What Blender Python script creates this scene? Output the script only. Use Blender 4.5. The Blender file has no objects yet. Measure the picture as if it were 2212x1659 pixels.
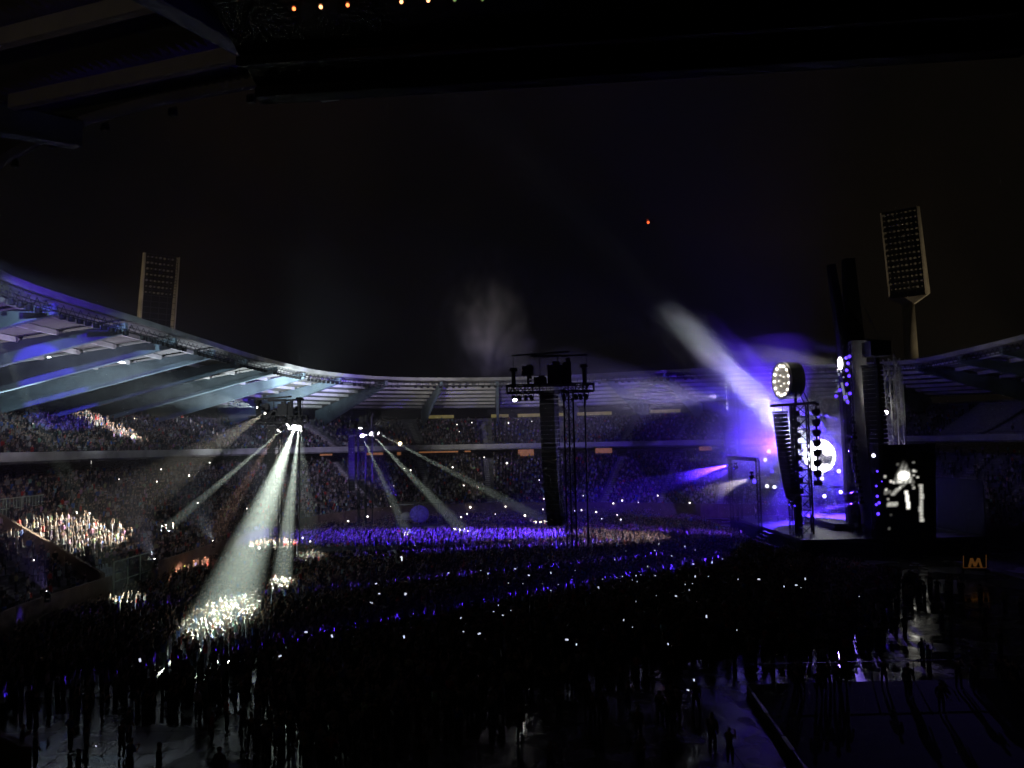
import bpy, bmesh, math, random
import numpy as np
from mathutils import Vector, Matrix, Quaternion
from mathutils.bvhtree import BVHTree

random.seed(7)
rng = np.random.default_rng(11)
S = bpy.context.scene
COL = S.collection
R = math.radians

# ------------------------------------------------------------------ camera, sky, sun, exposure
CAM = Vector((0, 0, 14.5))
FPX = 1703.0                                   # focal length in pixels of a 2212 x 1659 picture
PITCH, ROLL = R(4.35), R(1.09)
fwd = Vector((0, math.cos(PITCH), math.sin(PITCH)))
up0 = Vector((0, -math.sin(PITCH), math.cos(PITCH)))
right = Vector((1, 0, 0)) * math.cos(ROLL) - up0 * math.sin(ROLL)
upv = up0 * math.cos(ROLL) + Vector((1, 0, 0)) * math.sin(ROLL)
cam_data = bpy.data.cameras.new('camera')
cam = bpy.data.objects.new('camera', cam_data)
COL.objects.link(cam)
m = Matrix((right, upv, -fwd)).transposed().to_4x4()
m.translation = CAM
cam.matrix_world = m
cam_data.sensor_width = 36
cam_data.lens = 18 * FPX / 1106
cam_data.clip_start = 0.1
cam_data.clip_end = 6000
S.camera = cam

world = bpy.data.worlds.new('World')
S.world = world
world.use_nodes = True
wn = world.node_tree
for n in list(wn.nodes):
    wn.nodes.remove(n)
wo = wn.nodes.new('ShaderNodeOutputWorld')
bg_sky = wn.nodes.new('ShaderNodeBackground')
sky = wn.nodes.new('ShaderNodeTexSky')
sky.sky_type = 'NISHITA'
sky.sun_disc = False
sky.sun_elevation = R(-9)
sky.sun_rotation = R(70)
bg_sky.inputs['Strength'].default_value = 0.02
bg_cloud = wn.nodes.new('ShaderNodeBackground')      # town glow on the night clouds
tc = wn.nodes.new('ShaderNodeTexCoord')
cn = wn.nodes.new('ShaderNodeTexNoise')
cn.inputs['Scale'].default_value = 2.3
cn.inputs['Detail'].default_value = 5
cr = wn.nodes.new('ShaderNodeValToRGB')
cr.color_ramp.elements[0].position = 0.40
cr.color_ramp.elements[0].color = (0.0015, 0.0014, 0.0012, 1)
cr.color_ramp.elements[1].position = 0.78
cr.color_ramp.elements[1].color = (0.0042, 0.0028, 0.0018, 1)
wn.links.new(tc.outputs['Generated'], cn.inputs['Vector'])
wn.links.new(cn.outputs['Fac'], cr.inputs['Fac'])
wn.links.new(cr.outputs['Color'], bg_cloud.inputs['Color'])
bg_cloud.inputs['Strength'].default_value = 1.0
addb = wn.nodes.new('ShaderNodeAddShader')
wn.links.new(sky.outputs['Color'], bg_sky.inputs['Color'])
wn.links.new(bg_sky.outputs[0], addb.inputs[0])
wn.links.new(bg_cloud.outputs[0], addb.inputs[1])
wn.links.new(addb.outputs[0], wo.inputs['Surface'])

sun_d = bpy.data.lights.new('sun', 'SUN')
sun_d.energy = 0.003
sun_d.angle = R(12)
sun_d.color = (1.0, 0.8, 0.6)
sun = bpy.data.objects.new('sun', sun_d)
COL.objects.link(sun)
sun.rotation_euler = (R(50), 0, R(-110))

S.view_settings.view_transform = 'Standard'
S.view_settings.look = 'None'
S.view_settings.exposure = 0
S.view_settings.gamma = 1
S.view_settings.use_curve_mapping = False
cy = S.cycles
cy.use_denoising = True
cy.denoising_input_passes = 'RGB_ALBEDO'
cy.max_bounces = 3
cy.diffuse_bounces = 1
cy.glossy_bounces = 2
cy.transmission_bounces = 2
cy.volume_bounces = 0
cy.transparent_max_bounces = 6
cy.sample_clamp_indirect = 2.0
cy.caustics_reflective = False
cy.caustics_refractive = False
cy.use_light_tree = True
cy.volume_step_rate = 2.0
cy.volume_max_steps = 64
cy.use_adaptive_sampling = True
cy.adaptive_threshold = 0.015

HAZE_DENSITY = 0.0004

# ------------------------------------------------------------------ pixel helpers (2212 x 1659 picture)
def pix_dir(px, py):
    return (fwd * FPX + right * (px - 1106) + upv * (829.5 - py)).normalized()
def W(px, py, Y):
    d = pix_dir(px, py)
    return CAM + d * (Y / d.y)
def floor_at(px, py, z=0.0):
    d = pix_dir(px, py)
    return CAM + d * ((z - CAM.z) / d.z)
def to_pix(p):
    v = Vector(p) - CAM
    d = v.dot(fwd)
    return 1106 + FPX * v.dot(right) / d, 829.5 - FPX * v.dot(upv) / d, d

# ------------------------------------------------------------------ materials
MATS = {}
def mat(name, color, rough=0.6, metal=0.0, var=0.25, scale=3.0, emit=None, strength=0.0, sample=None, bump=0.0):
    if name in MATS:
        return MATS[name]
    M = bpy.data.materials.new(name)
    M.use_nodes = True
    nt = M.node_tree
    b = nt.nodes['Principled BSDF']
    b.inputs['Roughness'].default_value = rough
    b.inputs['Metallic'].default_value = metal
    c = tuple(color)
    if var > 0:
        t = nt.nodes.new('ShaderNodeTexCoord')
        n = nt.nodes.new('ShaderNodeTexNoise')
        n.inputs['Scale'].default_value = scale
        n.inputs['Detail'].default_value = 4
        r = nt.nodes.new('ShaderNodeValToRGB')
        r.color_ramp.elements[0].position = 0.3
        r.color_ramp.elements[1].position = 0.7
        r.color_ramp.elements[0].color = tuple(x * (1 - var) for x in c) + (1,)
        r.color_ramp.elements[1].color = tuple(min(1, x * (1 + var)) for x in c) + (1,)
        nt.links.new(t.outputs['Object'], n.inputs['Vector'])
        nt.links.new(n.outputs['Fac'], r.inputs['Fac'])
        nt.links.new(r.outputs['Color'], b.inputs['Base Color'])
        if bump:
            bp = nt.nodes.new('ShaderNodeBump')
            bp.inputs['Strength'].default_value = bump
            bp.inputs['Distance'].default_value = 0.05
            nt.links.new(n.outputs['Fac'], bp.inputs['Height'])
            nt.links.new(bp.outputs['Normal'], b.inputs['Normal'])
    else:
        b.inputs['Base Color'].default_value = c + (1,)
    if emit:
        b.inputs['Emission Color'].default_value = tuple(emit) + (1,)
        b.inputs['Emission Strength'].default_value = strength
    if sample:
        M.cycles.emission_sampling = sample
    MATS[name] = M
    return M

def vcol_mat(name, rough=0.8, emission=False, strength=1.0):
    M = bpy.data.materials.new(name)
    M.use_nodes = True
    nt = M.node_tree
    b = nt.nodes['Principled BSDF']
    a = nt.nodes.new('ShaderNodeAttribute')
    a.attribute_name = 'tint'
    b.inputs['Roughness'].default_value = rough
    if emission:
        b.inputs['Base Color'].default_value = (0.01, 0.01, 0.01, 1)
        nt.links.new(a.outputs['Color'], b.inputs['Emission Color'])
        b.inputs['Emission Strength'].default_value = strength
    else:
        nt.links.new(a.outputs['Color'], b.inputs['Base Color'])
    return M

concrete = mat('concrete', (0.16, 0.155, 0.15), 0.85, var=0.35, scale=0.7)
stair_paint = mat('stair_concrete', (0.30, 0.29, 0.26), 0.8, var=0.3, scale=1.5)
fascia_paint = mat('pale_fascia_paint', (0.36, 0.355, 0.34), 0.6, var=0.25, scale=0.4)
girder_paint = mat('blue_grey_girder_paint', (0.18, 0.235, 0.27), 0.5, var=0.25, scale=0.35)
purlin_paint = mat('pale_purlin_paint', (0.62, 0.60, 0.60), 0.5, var=0.12, scale=0.8)
deck_metal = mat('corrugated_roof_sheet', (0.22, 0.21, 0.20), 0.55, var=0.2, scale=0.4)
black_metal = mat('black_metal', (0.012, 0.012, 0.013), 0.5, 0.3, var=0.3, scale=2)
dark_steel = mat('dark_steel', (0.05, 0.05, 0.055), 0.45, 0.6, var=0.3, scale=2)
alu = mat('aluminium_truss', (0.35, 0.35, 0.36), 0.35, 0.8, var=0.2, scale=2)
black_cloth = mat('black_stage_cloth', (0.015, 0.015, 0.017), 0.9, var=0.4, scale=1.2)
grey_cloth = mat('grey_stage_cloth', (0.25, 0.24, 0.26), 0.9, var=0.25, scale=0.6)
stage_deck_m = mat('stage_deck', (0.03, 0.03, 0.033), 0.5, var=0.3, scale=1.0)
tower_concrete = mat('pylon_concrete', (0.42, 0.40, 0.36), 0.8, var=0.3, scale=0.25)
brown_wall = mat('brown_parapet', (0.14, 0.10, 0.07), 0.8, var=0.3, scale=1)
white_seat = mat('white_plastic', (0.62, 0.60, 0.60), 0.4, var=0.1, scale=4)
blue_seat = mat('pale_blue_seat', (0.35, 0.45, 0.50), 0.4, var=0.1, scale=4)
grey_seat = mat('grey_seat', (0.22, 0.21, 0.20), 0.45, var=0.2, scale=2)
white_glow = mat('white_lamp_lens', (0.8, 0.8, 0.8), 0.3, var=0, emit=(1, 1, 0.95), strength=14, sample='NONE')
warm_glow = mat('warm_lamp_lens', (0.8, 0.7, 0.5), 0.3, var=0, emit=(1.0, 0.62, 0.25), strength=8, sample='NONE')
phone_glow = mat('phone_torch', (0.8, 0.8, 0.8), 0.3, var=0, emit=(1, 0.95, 0.85), strength=5, sample='NONE')
screen_glow = mat('phone_screen', (0.3, 0.3, 0.3), 0.3, var=0, emit=(0.75, 0.8, 1.0), strength=0.9, sample='NONE')
blue_glow = mat('blue_lamp_lens', (0.1, 0.1, 0.6), 0.3, var=0, emit=(0.08, 0.03, 1.0), strength=3.0, sample='NONE')

# ------------------------------------------------------------------ mesh builder
class MB:
    def __init__(self):
        self.v, self.f, self.mi = [], [], []
    def add(self, vs, fs, mi=0):
        o = len(self.v)
        self.v += [tuple(p) for p in vs]
        self.f += [tuple(i + o for i in f) for f in fs]
        self.mi += [mi] * len(fs)
        return self
    def hexa(self, a, b, mi=0):
        """a: 4 corners, b: 4 corners opposite"""
        return self.add(list(a) + list(b), [(3, 2, 1, 0), (4, 5, 6, 7), (0, 1, 5, 4), (1, 2, 6, 5), (2, 3, 7, 6), (3, 0, 4, 7)], mi)
    def box(self, c, s, mi=0, rz=0.0):
        x, y, z = s[0] / 2, s[1] / 2, s[2] / 2
        pts = [(-x, -y, -z), (x, -y, -z), (x, y, -z), (-x, y, -z), (-x, -y, z), (x, -y, z), (x, y, z), (-x, y, z)]
        ca, sa = math.cos(rz), math.sin(rz)
        pts = [(c[0] + p[0] * ca - p[1] * sa, c[1] + p[0] * sa + p[1] * ca, c[2] + p[2]) for p in pts]
        return self.hexa(pts[:4], pts[4:], mi)
    def bar(self, p, q, w=0.1, h=None, mi=0, w2=None, h2=None):
        p, q = Vector(p), Vector(q)
        h = w if h is None else h
        w2 = w if w2 is None else w2
        h2 = h if h2 is None else h2
        d = (q - p).normalized()
        ref = Vector((0, 0, 1)) if abs(d.z) < 0.95 else Vector((0, 1, 0))
        s = d.cross(ref).normalized()
        u = s.cross(d)
        A = [p + s * a * w / 2 + u * b * h / 2 for a, b in ((-1, -1), (1, -1), (1, 1), (-1, 1))]
        B = [q + s * a * w2 / 2 + u * b * h2 / 2 for a, b in ((-1, -1), (1, -1), (1, 1), (-1, 1))]
        return self.hexa(A, B, mi)
    def cyl(self, p, q, r, n=10, r2=None, mi=0):
        p, q = Vector(p), Vector(q)
        r2 = r if r2 is None else r2
        d = (q - p).normalized()
        ref = Vector((0, 0, 1)) if abs(d.z) < 0.95 else Vector((0, 1, 0))
        s = d.cross(ref).normalized()
        u = s.cross(d)
        vs = []
        for c, rr in ((p, r), (q, r2)):
            for i in range(n):
                a = 2 * math.pi * i / n
                vs.append(c + s * math.cos(a) * rr + u * math.sin(a) * rr)
        fs = [(i, (i + 1) % n, n + (i + 1) % n, n + i) for i in range(n)]
        fs += [tuple(range(n - 1, -1, -1)), tuple(range(n, 2 * n))]
        return self.add(vs, fs, mi)
    def ball(self, c, r, n=8, k=5, mi=0, sz=1.0):
        vs, fs = [], []
        for j in range(1, k):
            t = math.pi * j / k
            for i in range(n):
                a = 2 * math.pi * i / n
                vs.append((c[0] + r * math.sin(t) * math.cos(a), c[1] + r * math.sin(t) * math.sin(a), c[2] + r * sz * math.cos(t)))
        vs += [(c[0], c[1], c[2] + r * sz), (c[0], c[1], c[2] - r * sz)]
        T, B = len(vs) - 2, len(vs) - 1
        for j in range(k - 2):
            for i in range(n):
                a, b = j * n + i, j * n + (i + 1) % n
                fs.append((a, a + n, b + n, b))
        for i in range(n):
            fs.append((T, i, (i + 1) % n))
            fs.append((B, (k - 2) * n + (i + 1) % n, (k - 2) * n + i))
        return self.add(vs, fs, mi)
    def truss(self, p, q, w=0.5, tube=0.06, step=None, mi=0, side=None):
        """square lattice truss from p to q"""
        p, q = Vector(p), Vector(q)
        d = (q - p)
        L = d.length
        d = d / L
        ref = side if side is not None else (Vector((0, 0, 1)) if abs(d.z) < 0.9 else Vector((1, 0, 0)))
        s = d.cross(ref).normalized()
        u = s.cross(d)
        step = step or w
        n = max(1, int(round(L / step)))
        cs = [s * a * w / 2 + u * b * w / 2 for a, b in ((-1, -1), (1, -1), (1, 1), (-1, 1))]
        for c in cs:
            self.bar(p + c, q + c, tube, mi=mi)
        for k in range(n):
            a0, a1 = p + d * (L * k / n), p + d * (L * (k + 1) / n)
            for i in range(4):
                c0, c1 = cs[i], cs[(i + 1) % 4]
                if k % 2:
                    c0, c1 = c1, c0
                self.bar(a0 + c0, a1 + c1, tube * 0.6, mi=mi)
                self.bar(a0 + cs[i], a0 + cs[(i + 1) % 4], tube * 0.6, mi=mi)
        return self
    def mesh(self, name):
        me = bpy.data.meshes.new(name)
        me.from_pydata(self.v, [], self.f)
        return me
    def build(self, name, material, parent=None, smooth=False, loc=None):
        me = self.mesh(name)
        for mm in (material if isinstance(material, (list, tuple)) else [material]):
            me.materials.append(mm)
        if isinstance(material, (list, tuple)):
            me.polygons.foreach_set('material_index', self.mi)
        if smooth:
            me.polygons.foreach_set('use_smooth', [True] * len(me.polygons))
        bm = bmesh.new()
        bm.from_mesh(me)
        bmesh.ops.recalc_face_normals(bm, faces=bm.faces)
        bm.to_mesh(me)
        bm.free()
        o = bpy.data.objects.new(name, me)
        COL.objects.link(o)
        if parent:
            attach(o, parent)
        return o

def attach(o, parent):
    """parent o, whose mesh is written in world coordinates, keeping it in place"""
    o.parent = parent
    o.matrix_parent_inverse = parent_mw(parent).inverted()
def parent_mw(p):
    if p.parent:
        return parent_mw(p.parent) @ p.matrix_parent_inverse @ p.matrix_basis
    return p.matrix_basis.copy()
def tag(o, label=None, cat=None, group=None, kind=None):
    if label: o['label'] = label
    if cat: o['category'] = cat
    if group: o['group'] = group
    if kind: o['kind'] = kind
    return o
def empty(name, loc, label=None, cat=None, group=None, kind=None):
    o = bpy.data.objects.new(name, None)
    o.empty_display_size = 0.3
    COL.objects.link(o)
    o.location = loc
    return tag(o, label, cat, group, kind)
def inst(name, me, parent=None, mw=None):
    """object with shared mesh data at a world matrix"""
    o = bpy.data.objects.new(name, me)
    COL.objects.link(o)
    if parent:
        attach(o, parent)
    if mw is not None:
        o.matrix_basis = mw
    return o
def dup(root, mw):
    """copy of a thing and of its parts and sub-parts, placed by a world matrix"""
    r = root.copy()
    COL.objects.link(r)
    r.matrix_basis = mw
    for ch in root.children:
        c = ch.copy()
        COL.objects.link(c)
        c.parent = r
        c.matrix_parent_inverse = ch.matrix_parent_inverse.copy()
        for g in ch.children:
            d = g.copy()
            COL.objects.link(d)
            d.parent = c
            d.matrix_parent_inverse = g.matrix_parent_inverse.copy()
    return r

# ------------------------------------------------------------------ ground
gm = bpy.data.materials.new('wet_arena_floor')
gm.use_nodes = True
nt = gm.node_tree
b = nt.nodes['Principled BSDF']
t = nt.nodes.new('ShaderNodeTexCoord')
n1 = nt.nodes.new('ShaderNodeTexNoise'); n1.inputs['Scale'].default_value = 0.16; n1.inputs['Detail'].default_value = 6
n2 = nt.nodes.new('ShaderNodeTexNoise'); n2.inputs['Scale'].default_value = 3.0; n2.inputs['Detail'].default_value = 5
r1 = nt.nodes.new('ShaderNodeValToRGB')
r1.color_ramp.elements[0].position = 0.42; r1.color_ramp.elements[0].color = (0.10, 0.10, 0.10, 1)
r1.color_ramp.elements[1].position = 0.60; r1.color_ramp.elements[1].color = (0.42, 0.42, 0.42, 1)
r2 = nt.nodes.new('ShaderNodeValToRGB')
r2.color_ramp.elements[0].color = (0.045, 0.046, 0.045, 1); r2.color_ramp.elements[1].color = (0.095, 0.095, 0.09, 1)
bp = nt.nodes.new('ShaderNodeBump'); bp.inputs['Strength'].default_value = 0.12; bp.inputs['Distance'].default_value = 0.02
for n in (n1, n2):
    nt.links.new(t.outputs['Object'], n.inputs['Vector'])
nt.links.new(n1.outputs['Fac'], r1.inputs['Fac'])
nt.links.new(r1.outputs['Color'], b.inputs['Roughness'])
nt.links.new(n2.outputs['Fac'], r2.inputs['Fac'])
nt.links.new(r2.outputs['Color'], b.inputs['Base Color'])
nt.links.new(n2.outputs['Fac'], bp.inputs['Height'])
nt.links.new(bp.outputs['Normal'], b.inputs['Normal'])
g = MB().add([(-900, -300, 0), (900, -300, 0), (900, 1500, 0), (-900, 1500, 0)], [(0, 1, 2, 3)]).build('ground', gm)
g['kind'] = 'structure'
# floor covering panels on the pitch: each panel a slightly proud sheet with a joint round it
pm = []
for q, c in enumerate((0.050, 0.040, 0.060)):
    M = gm.copy(); M.name = 'wet_floor_panel'
    nt2 = M.node_tree
    gp = nt2.nodes.new('ShaderNodeNewGeometry')
    for nd in nt2.nodes:
        if nd.type == 'TEX_NOISE':
            nt2.links.new(gp.outputs['Position'], nd.inputs['Vector'])
            if nd.inputs['Scale'].default_value < 1: nd.inputs['Scale'].default_value = 0.35
        if nd.type == 'VALTORGB' and nd.color_ramp.elements[1].color[0] < 0.3:
            nd.color_ramp.elements[0].color = (c * .6, c * .6, c * .58, 1); nd.color_ramp.elements[1].color = (c * 1.3, c * 1.3, c * 1.25, 1)
        elif nd.type == 'VALTORGB':
            nd.color_ramp.elements[0].color = (.07, .07, .07, 1); nd.color_ramp.elements[1].color = (.36 + .05 * q,) * 3 + (1,)
    pm.append(M)
panel_me = []
for q in range(3):
    mb = MB().box((0, 0, 0.012), (3.94, 2.94, 0.016))
    me = mb.mesh('floor_panel'); me.materials.append(pm[q]); panel_me.append(me)
k = 0
for i in range(-6, 12):
    for j in range(0, 14):
        x, y = i * 4 + (2 if j % 2 else 0), 31.5 + j * 3
        u, v_, d_ = to_pix((x, y, 0))
        if -120 < u < 2330 and v_ < 1760 and k < 240:
            o = inst('floor_panel', panel_me[(i * 5 + j * 3) % 3], g, Matrix.Translation((x, y, 0)))
            k += 1

# ------------------------------------------------------------------ the bowl: a closed spline that the stands and roof follow
CP = [(16, 24, 13.5), (-9.3, 28, 13.5), (-22, 34.3, 13.5), (-33, 46, 13.5), (-39, 60.5, 13.5), (-38.8, 82, 13.5), (-38.5, 104, 13.5), (-37.6, 122, 13.5),
      (-34.2, 143, 13.5), (-24, 157.5, 13.5), (-7, 162.8, 13.5), (8, 161.8, 13.5), (22, 156.5, 13.5), (36, 150, 13.4), (50, 144, 13), (60, 136, 12.5),
      (65, 126, 12), (65, 112, 12), (63.5, 96, 12), (61, 74, 12.2), (55, 50, 12.6), (39, 31, 13)]
def catmull(P, n):
    P = np.array(P, float)
    out = []
    N = len(P)
    for i in range(N):
        p0, p1, p2, p3 = P[(i - 1) % N], P[i], P[(i + 1) % N], P[(i + 2) % N]
        for k in range(n):
            t = k / n
            out.append(0.5 * ((2 * p1) + (-p0 + p2) * t + (2 * p0 - 5 * p1 + 4 * p2 - p3) * t * t + (-p0 + 3 * p1 - 3 * p2 + p3) * t ** 3))
    return np.array(out)
dense = catmull(CP, 40)
seg = np.linalg.norm(np.roll(dense[:, :2], -1, 0) - dense[:, :2], axis=1)
arc = np.concatenate([[0], np.cumsum(seg)])
PER = arc[-1]
dloop = np.vstack([dense, dense[:1]])
def ring(s):
    s = s % PER
    return np.array([np.interp(s, arc, dloop[:, k]) for k in range(3)])
def ring_n(s):
    a, b = ring(s - 2.5), ring(s + 2.5)
    t = (b - a)[:2]
    t = t / np.linalg.norm(t)
    return np.array([-t[1], t[0]])           # outward: the loop runs clockwise
if (ring(0)[:2] + ring_n(0) * 5)[1] > ring(0)[1]:
    _old = ring_n
    ring_n = lambda s: -_old(s)
def RP(s, off, z):
    p, n = ring(s), ring_n(s)
    return Vector((p[0] + n[0] * off, p[1] + n[1] * off, z))
def s_near(x, y):
    return float(arc[:-1][np.argmin((dense[:, 0] - x) ** 2 + (dense[:, 1] - y) ** 2)])

S0 = s_near(-20, 33)            # stands are built from here ...
S1 = s_near(60, 68)             # ... round the far end to here
LOW = dict(o0=0.0, o1=17.5, z0=1.7, z1=11.4, rows=24)
UPP = dict(o0=14.9, o1=30.8, z0=13.75, z1=20.0, rows=18)
FOFF = 14.5

def tier(name, T, s0, s1, step, parent):
    n = int((s1 - s0) / step)
    ss = [s0 + (s1 - s0) * i / n for i in range(n + 1)]
    prof = []
    rows = T['rows']
    dO, dZ = (T['o1'] - T['o0']) / rows, (T['z1'] - T['z0']) / rows
    for r in range(rows):
        prof += [(T['o0'] + r * dO, T['z0'] + r * dZ), (T['o0'] + (r + 1) * dO, T['z0'] + r * dZ)]
    prof.append((T['o1'], T['z1']))
    vs, fs = [], []
    for s in ss:
        p, nn = ring(s), ring_n(s)
        for o_, z_ in prof:
            vs.append((p[0] + nn[0] * o_, p[1] + nn[1] * o_, z_))
    k = len(prof)
    for i in range(n):
        for j in range(k - 1):
            a = i * k + j
            fs.append((a, a + 1, a + k + 1, a + k))
    return MB().add(vs, fs).build(name, concrete, parent)

lower = empty('lower_stand', RP((S0 + S1) / 2, 0, 0), 'lower tier of the bowl packed with spectators, below the pale balcony band', 'stand')
upper = empty('upper_stand', RP((S0 + S1) / 2, FOFF, 13), 'upper tier of the bowl above the pale balcony band, under the roof', 'stand')
low_terrace = tier('terrace', LOW, S0, S1, 2.5, lower)
upp_terrace = tier('terrace', UPP, S0, S1, 2.5, upper)

def ring_strip(name, prof, s0, s1, step, material, parent):
    """closed profile [(off, z)...] swept along the ring"""
    n = max(1, int((s1 - s0) / step))
    vs, fs = [], []
    k = len(prof)
    for i in range(n + 1):
        s = s0 + (s1 - s0) * i / n
        p, nn = ring(s), ring_n(s)
        for o_, z_ in prof:
            vs.append((p[0] + nn[0] * o_, p[1] + nn[1] * o_, z_))
    for i in range(n):
        for j in range(k):
            a, b_ = i * k + j, i * k + (j + 1) % k
            fs.append((a, b_, b_ + k, a + k))
    fs += [tuple(range(k - 1, -1, -1)), tuple(range(n * k, n * k + k))]
    return MB().add(vs, fs).build(name, material, parent)
# front wall of the lower tier, built panel by panel
S_WALL = 5.75
nW = int((S1 - S0) / S_WALL)
for i in range(nW):
    a, b_ = S0 + i * S_WALL + 0.03, S0 + (i + 1) * S_WALL - 0.03
    ring_strip('wall_panel', [(-0.35, 0), (-0.05, 0), (-0.05, 2.6), (-0.35, 2.6)], a, b_, 2, brown_wall, lower)
    ring_strip('fascia_panel', [(FOFF - 0.06, 13.62), (FOFF + 0.2, 13.62), (FOFF + 0.2, 14.62), (FOFF - 0.06, 14.62)], a, b_, 2, fascia_paint, upper)
ring_strip('soffit', [(FOFF + 0.24, 13.35), (32.5, 13.35), (32.5, 13.6), (FOFF + 0.24, 13.6)], S0, S1, 3, concrete, upper)
ring_strip('rear_wall', [(31.0, 13.7), (31.3, 13.7), (31.3, 20.9), (31.0, 20.9)], S0, S1, 3, concrete, upper)
ring_strip('rear_wall', [(18.2, 0), (18.5, 0), (18.5, 11.4), (18.2, 11.4)], S0, S1, 3, concrete, lower)
# handrail along the balcony
for i in range(nW):
    a, b_ = S0 + i * S_WALL, S0 + (i + 1) * S_WALL
    mb = MB().bar(RP(a, FOFF + 0.1, 14.95), RP(b_, FOFF + 0.1, 14.95), 0.05)
    for q in range(4):
        p = RP(a + (b_ - a) * q / 4, FOFF + 0.1, 14.6)
        mb.bar(p, p + Vector((0, 0, 0.36)), 0.04)
    mb.build('handrail', dark_steel, upper)
# stairways between the blocks
STAIR = 11.5
stairs_s = [S0 + STAIR * (i + 0.5) for i in range(int((S1 - S0) / STAIR))]
for T, par in ((LOW, lower), (UPP, upper)):
    for s in stairs_s:
        mb = MB()
        rows = T['rows']
        dO, dZ = (T['o1'] - T['o0']) / rows, (T['z1'] - T['z0']) / rows
        p0, p1, nn = ring(s - 0.55), ring(s + 0.55), ring_n(s)
        for r in range(rows):
            for hh in (0, 0.5):
                o0, o1 = T['o0'] + (r + hh) * dO, T['o0'] + (r + hh + 0.5) * dO
                zt = T['z0'] + (r + hh) * dZ + 0.06
                A = [Vector((p[0] + nn[0] * o, p[1] + nn[1] * o, zt - 0.3)) for p, o in ((p0, o0), (p1, o0), (p1, o1), (p0, o1))]
                mb.hexa(A, [a + Vector((0, 0, 0.3)) for a in A])
        mb.build('stairway', stair_paint, par)

# ------------------------------------------------------------------ roof
ROOF_W, ROOF_DROP = 33.0, 4.6
def RZ(s, off):
    return CAM.z + ring(s)[2] - ROOF_DROP * off / ROOF_W
roof = empty('stadium_roof', (0, 0, 24), 'ring roof with deep blue grey radial girders over the upper tier', 'roof', None, 'thing')
GSTEP = PER / round(PER / 11.6)
NG = int(round(PER / GSTEP))
g_off = s_near(-38.7, 80) % GSTEP
for i in range(NG):
    s = g_off + i * GSTEP
    t_in, t_out = RP(s, 0.4, RZ(s, 0.4) - 0.38), RP(s, ROOF_W, RZ(s, ROOF_W) - 0.38)
    # tapered box girder: shallow at the tip, deep at the back
    d = (t_out - t_in).normalized()
    side = Vector((-d.y, d.x, 0)).normalized() * 0.28
    dz0, dz1 = Vector((0, 0, 0.9)), Vector((0, 0, 4.3 if ring(s)[1] > 48 else 1.6))
    gb = MB().hexa([t_in - side - dz0, t_in + side - dz0, t_in + side, t_in - side],
                   [t_out - side - dz1, t_out + side - dz1, t_out + side, t_out - side])
    go = gb.build('girder', girder_paint, roof)
    fl = MB()
    sd2 = side * 1.12
    e = Vector((0, 0, 0.10))
    fl.hexa([t_in - sd2 - dz0 - e, t_in + sd2 - dz0 - e, t_in + sd2 - dz0 - e * 0.05, t_in - sd2 - dz0 - e * 0.05],
            [t_out - sd2 - dz1 - e, t_out + sd2 - dz1 - e, t_out + sd2 - dz1 - e * 0.05, t_out - sd2 - dz1 - e * 0.05])
    fl.build('bottom_flange', girder_paint, go)
    # rear column
    c0 = RP(s, 31.8, 13.0)
    MB().box((c0.x, c0.y, (13.2 + RZ(s, 31.8) - 4.3) / 2), (0.7, 0.7, RZ(s, 31.8) - 4.3 - 13.2)).build('column', concrete, roof)
    # purlins of the bay that follows, and its corrugated sheet
    s2 = s + GSTEP
    for q, off in enumerate((3.2, 7.4, 11.6, 15.8, 20.0, 24.2, 28.4)):
        a, b_ = RP(s + 0.35, off, RZ(s, off) - 0.30), RP(s2 - 0.35, off, RZ(s2, off) - 0.30)
        MB().bar(a, b_, 0.28, 0.52).build('purlin', purlin_paint, roof)
    # corrugations run outwards; the sheet is a folded profile
    n = 34
    vs, fs = [], []
    for k in range(2 * n + 1):
        ss = s + GSTEP * k / (2 * n)
        dz = 0.0 if k % 2 else 0.13
        for off in (0.2, ROOF_W):
            vs.append(RP(ss, off, RZ(ss, off) + dz))
    for k in range(2 * n):
        fs.append((2 * k, 2 * k + 1, 2 * k + 3, 2 * k + 2))
    MB().add(vs, fs).build('roof_sheet', deck_metal, roof)
    # edge gutter and catwalk with its small floodlights
    zt = RZ(s, 0)
    sn = 3
    gut = MB()
    cat = MB()
    for k in range(sn):
        a, b_ = s + GSTEP * k / sn, s + GSTEP * (k + 1) / sn
        gut.bar(RP(a, -0.05, RZ(a, 0) + 0.05), RP(b_, -0.05, RZ(b_, 0) + 0.05), 0.25, 0.62)
        for o_, dz in ((0.9, -1.2), (0.2, -1.2), (0.55, -0.75)):
            cat.bar(RP(a, o_, RZ(a, 0) + dz), RP(b_, o_, RZ(b_, 0) + dz), 0.07)
        for h in range(3):
            u = a + (b_ - a) * h / 3
            cat.bar(RP(u, 0.2, RZ(u, 0) - 1.2), RP(u, 0.55, RZ(u, 0) - 0.4), 0.05)
            cat.bar(RP(u, 0.9, RZ(u, 0) - 1.2), RP(u, 0.55, RZ(u, 0) - 0.4), 0.05)
    gut.build('gutter', fascia_paint, roof)
    if ring(s)[1] > 48 or ring(s)[0] > 20:
        cat.build('catwalk', dark_steel, roof)

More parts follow.
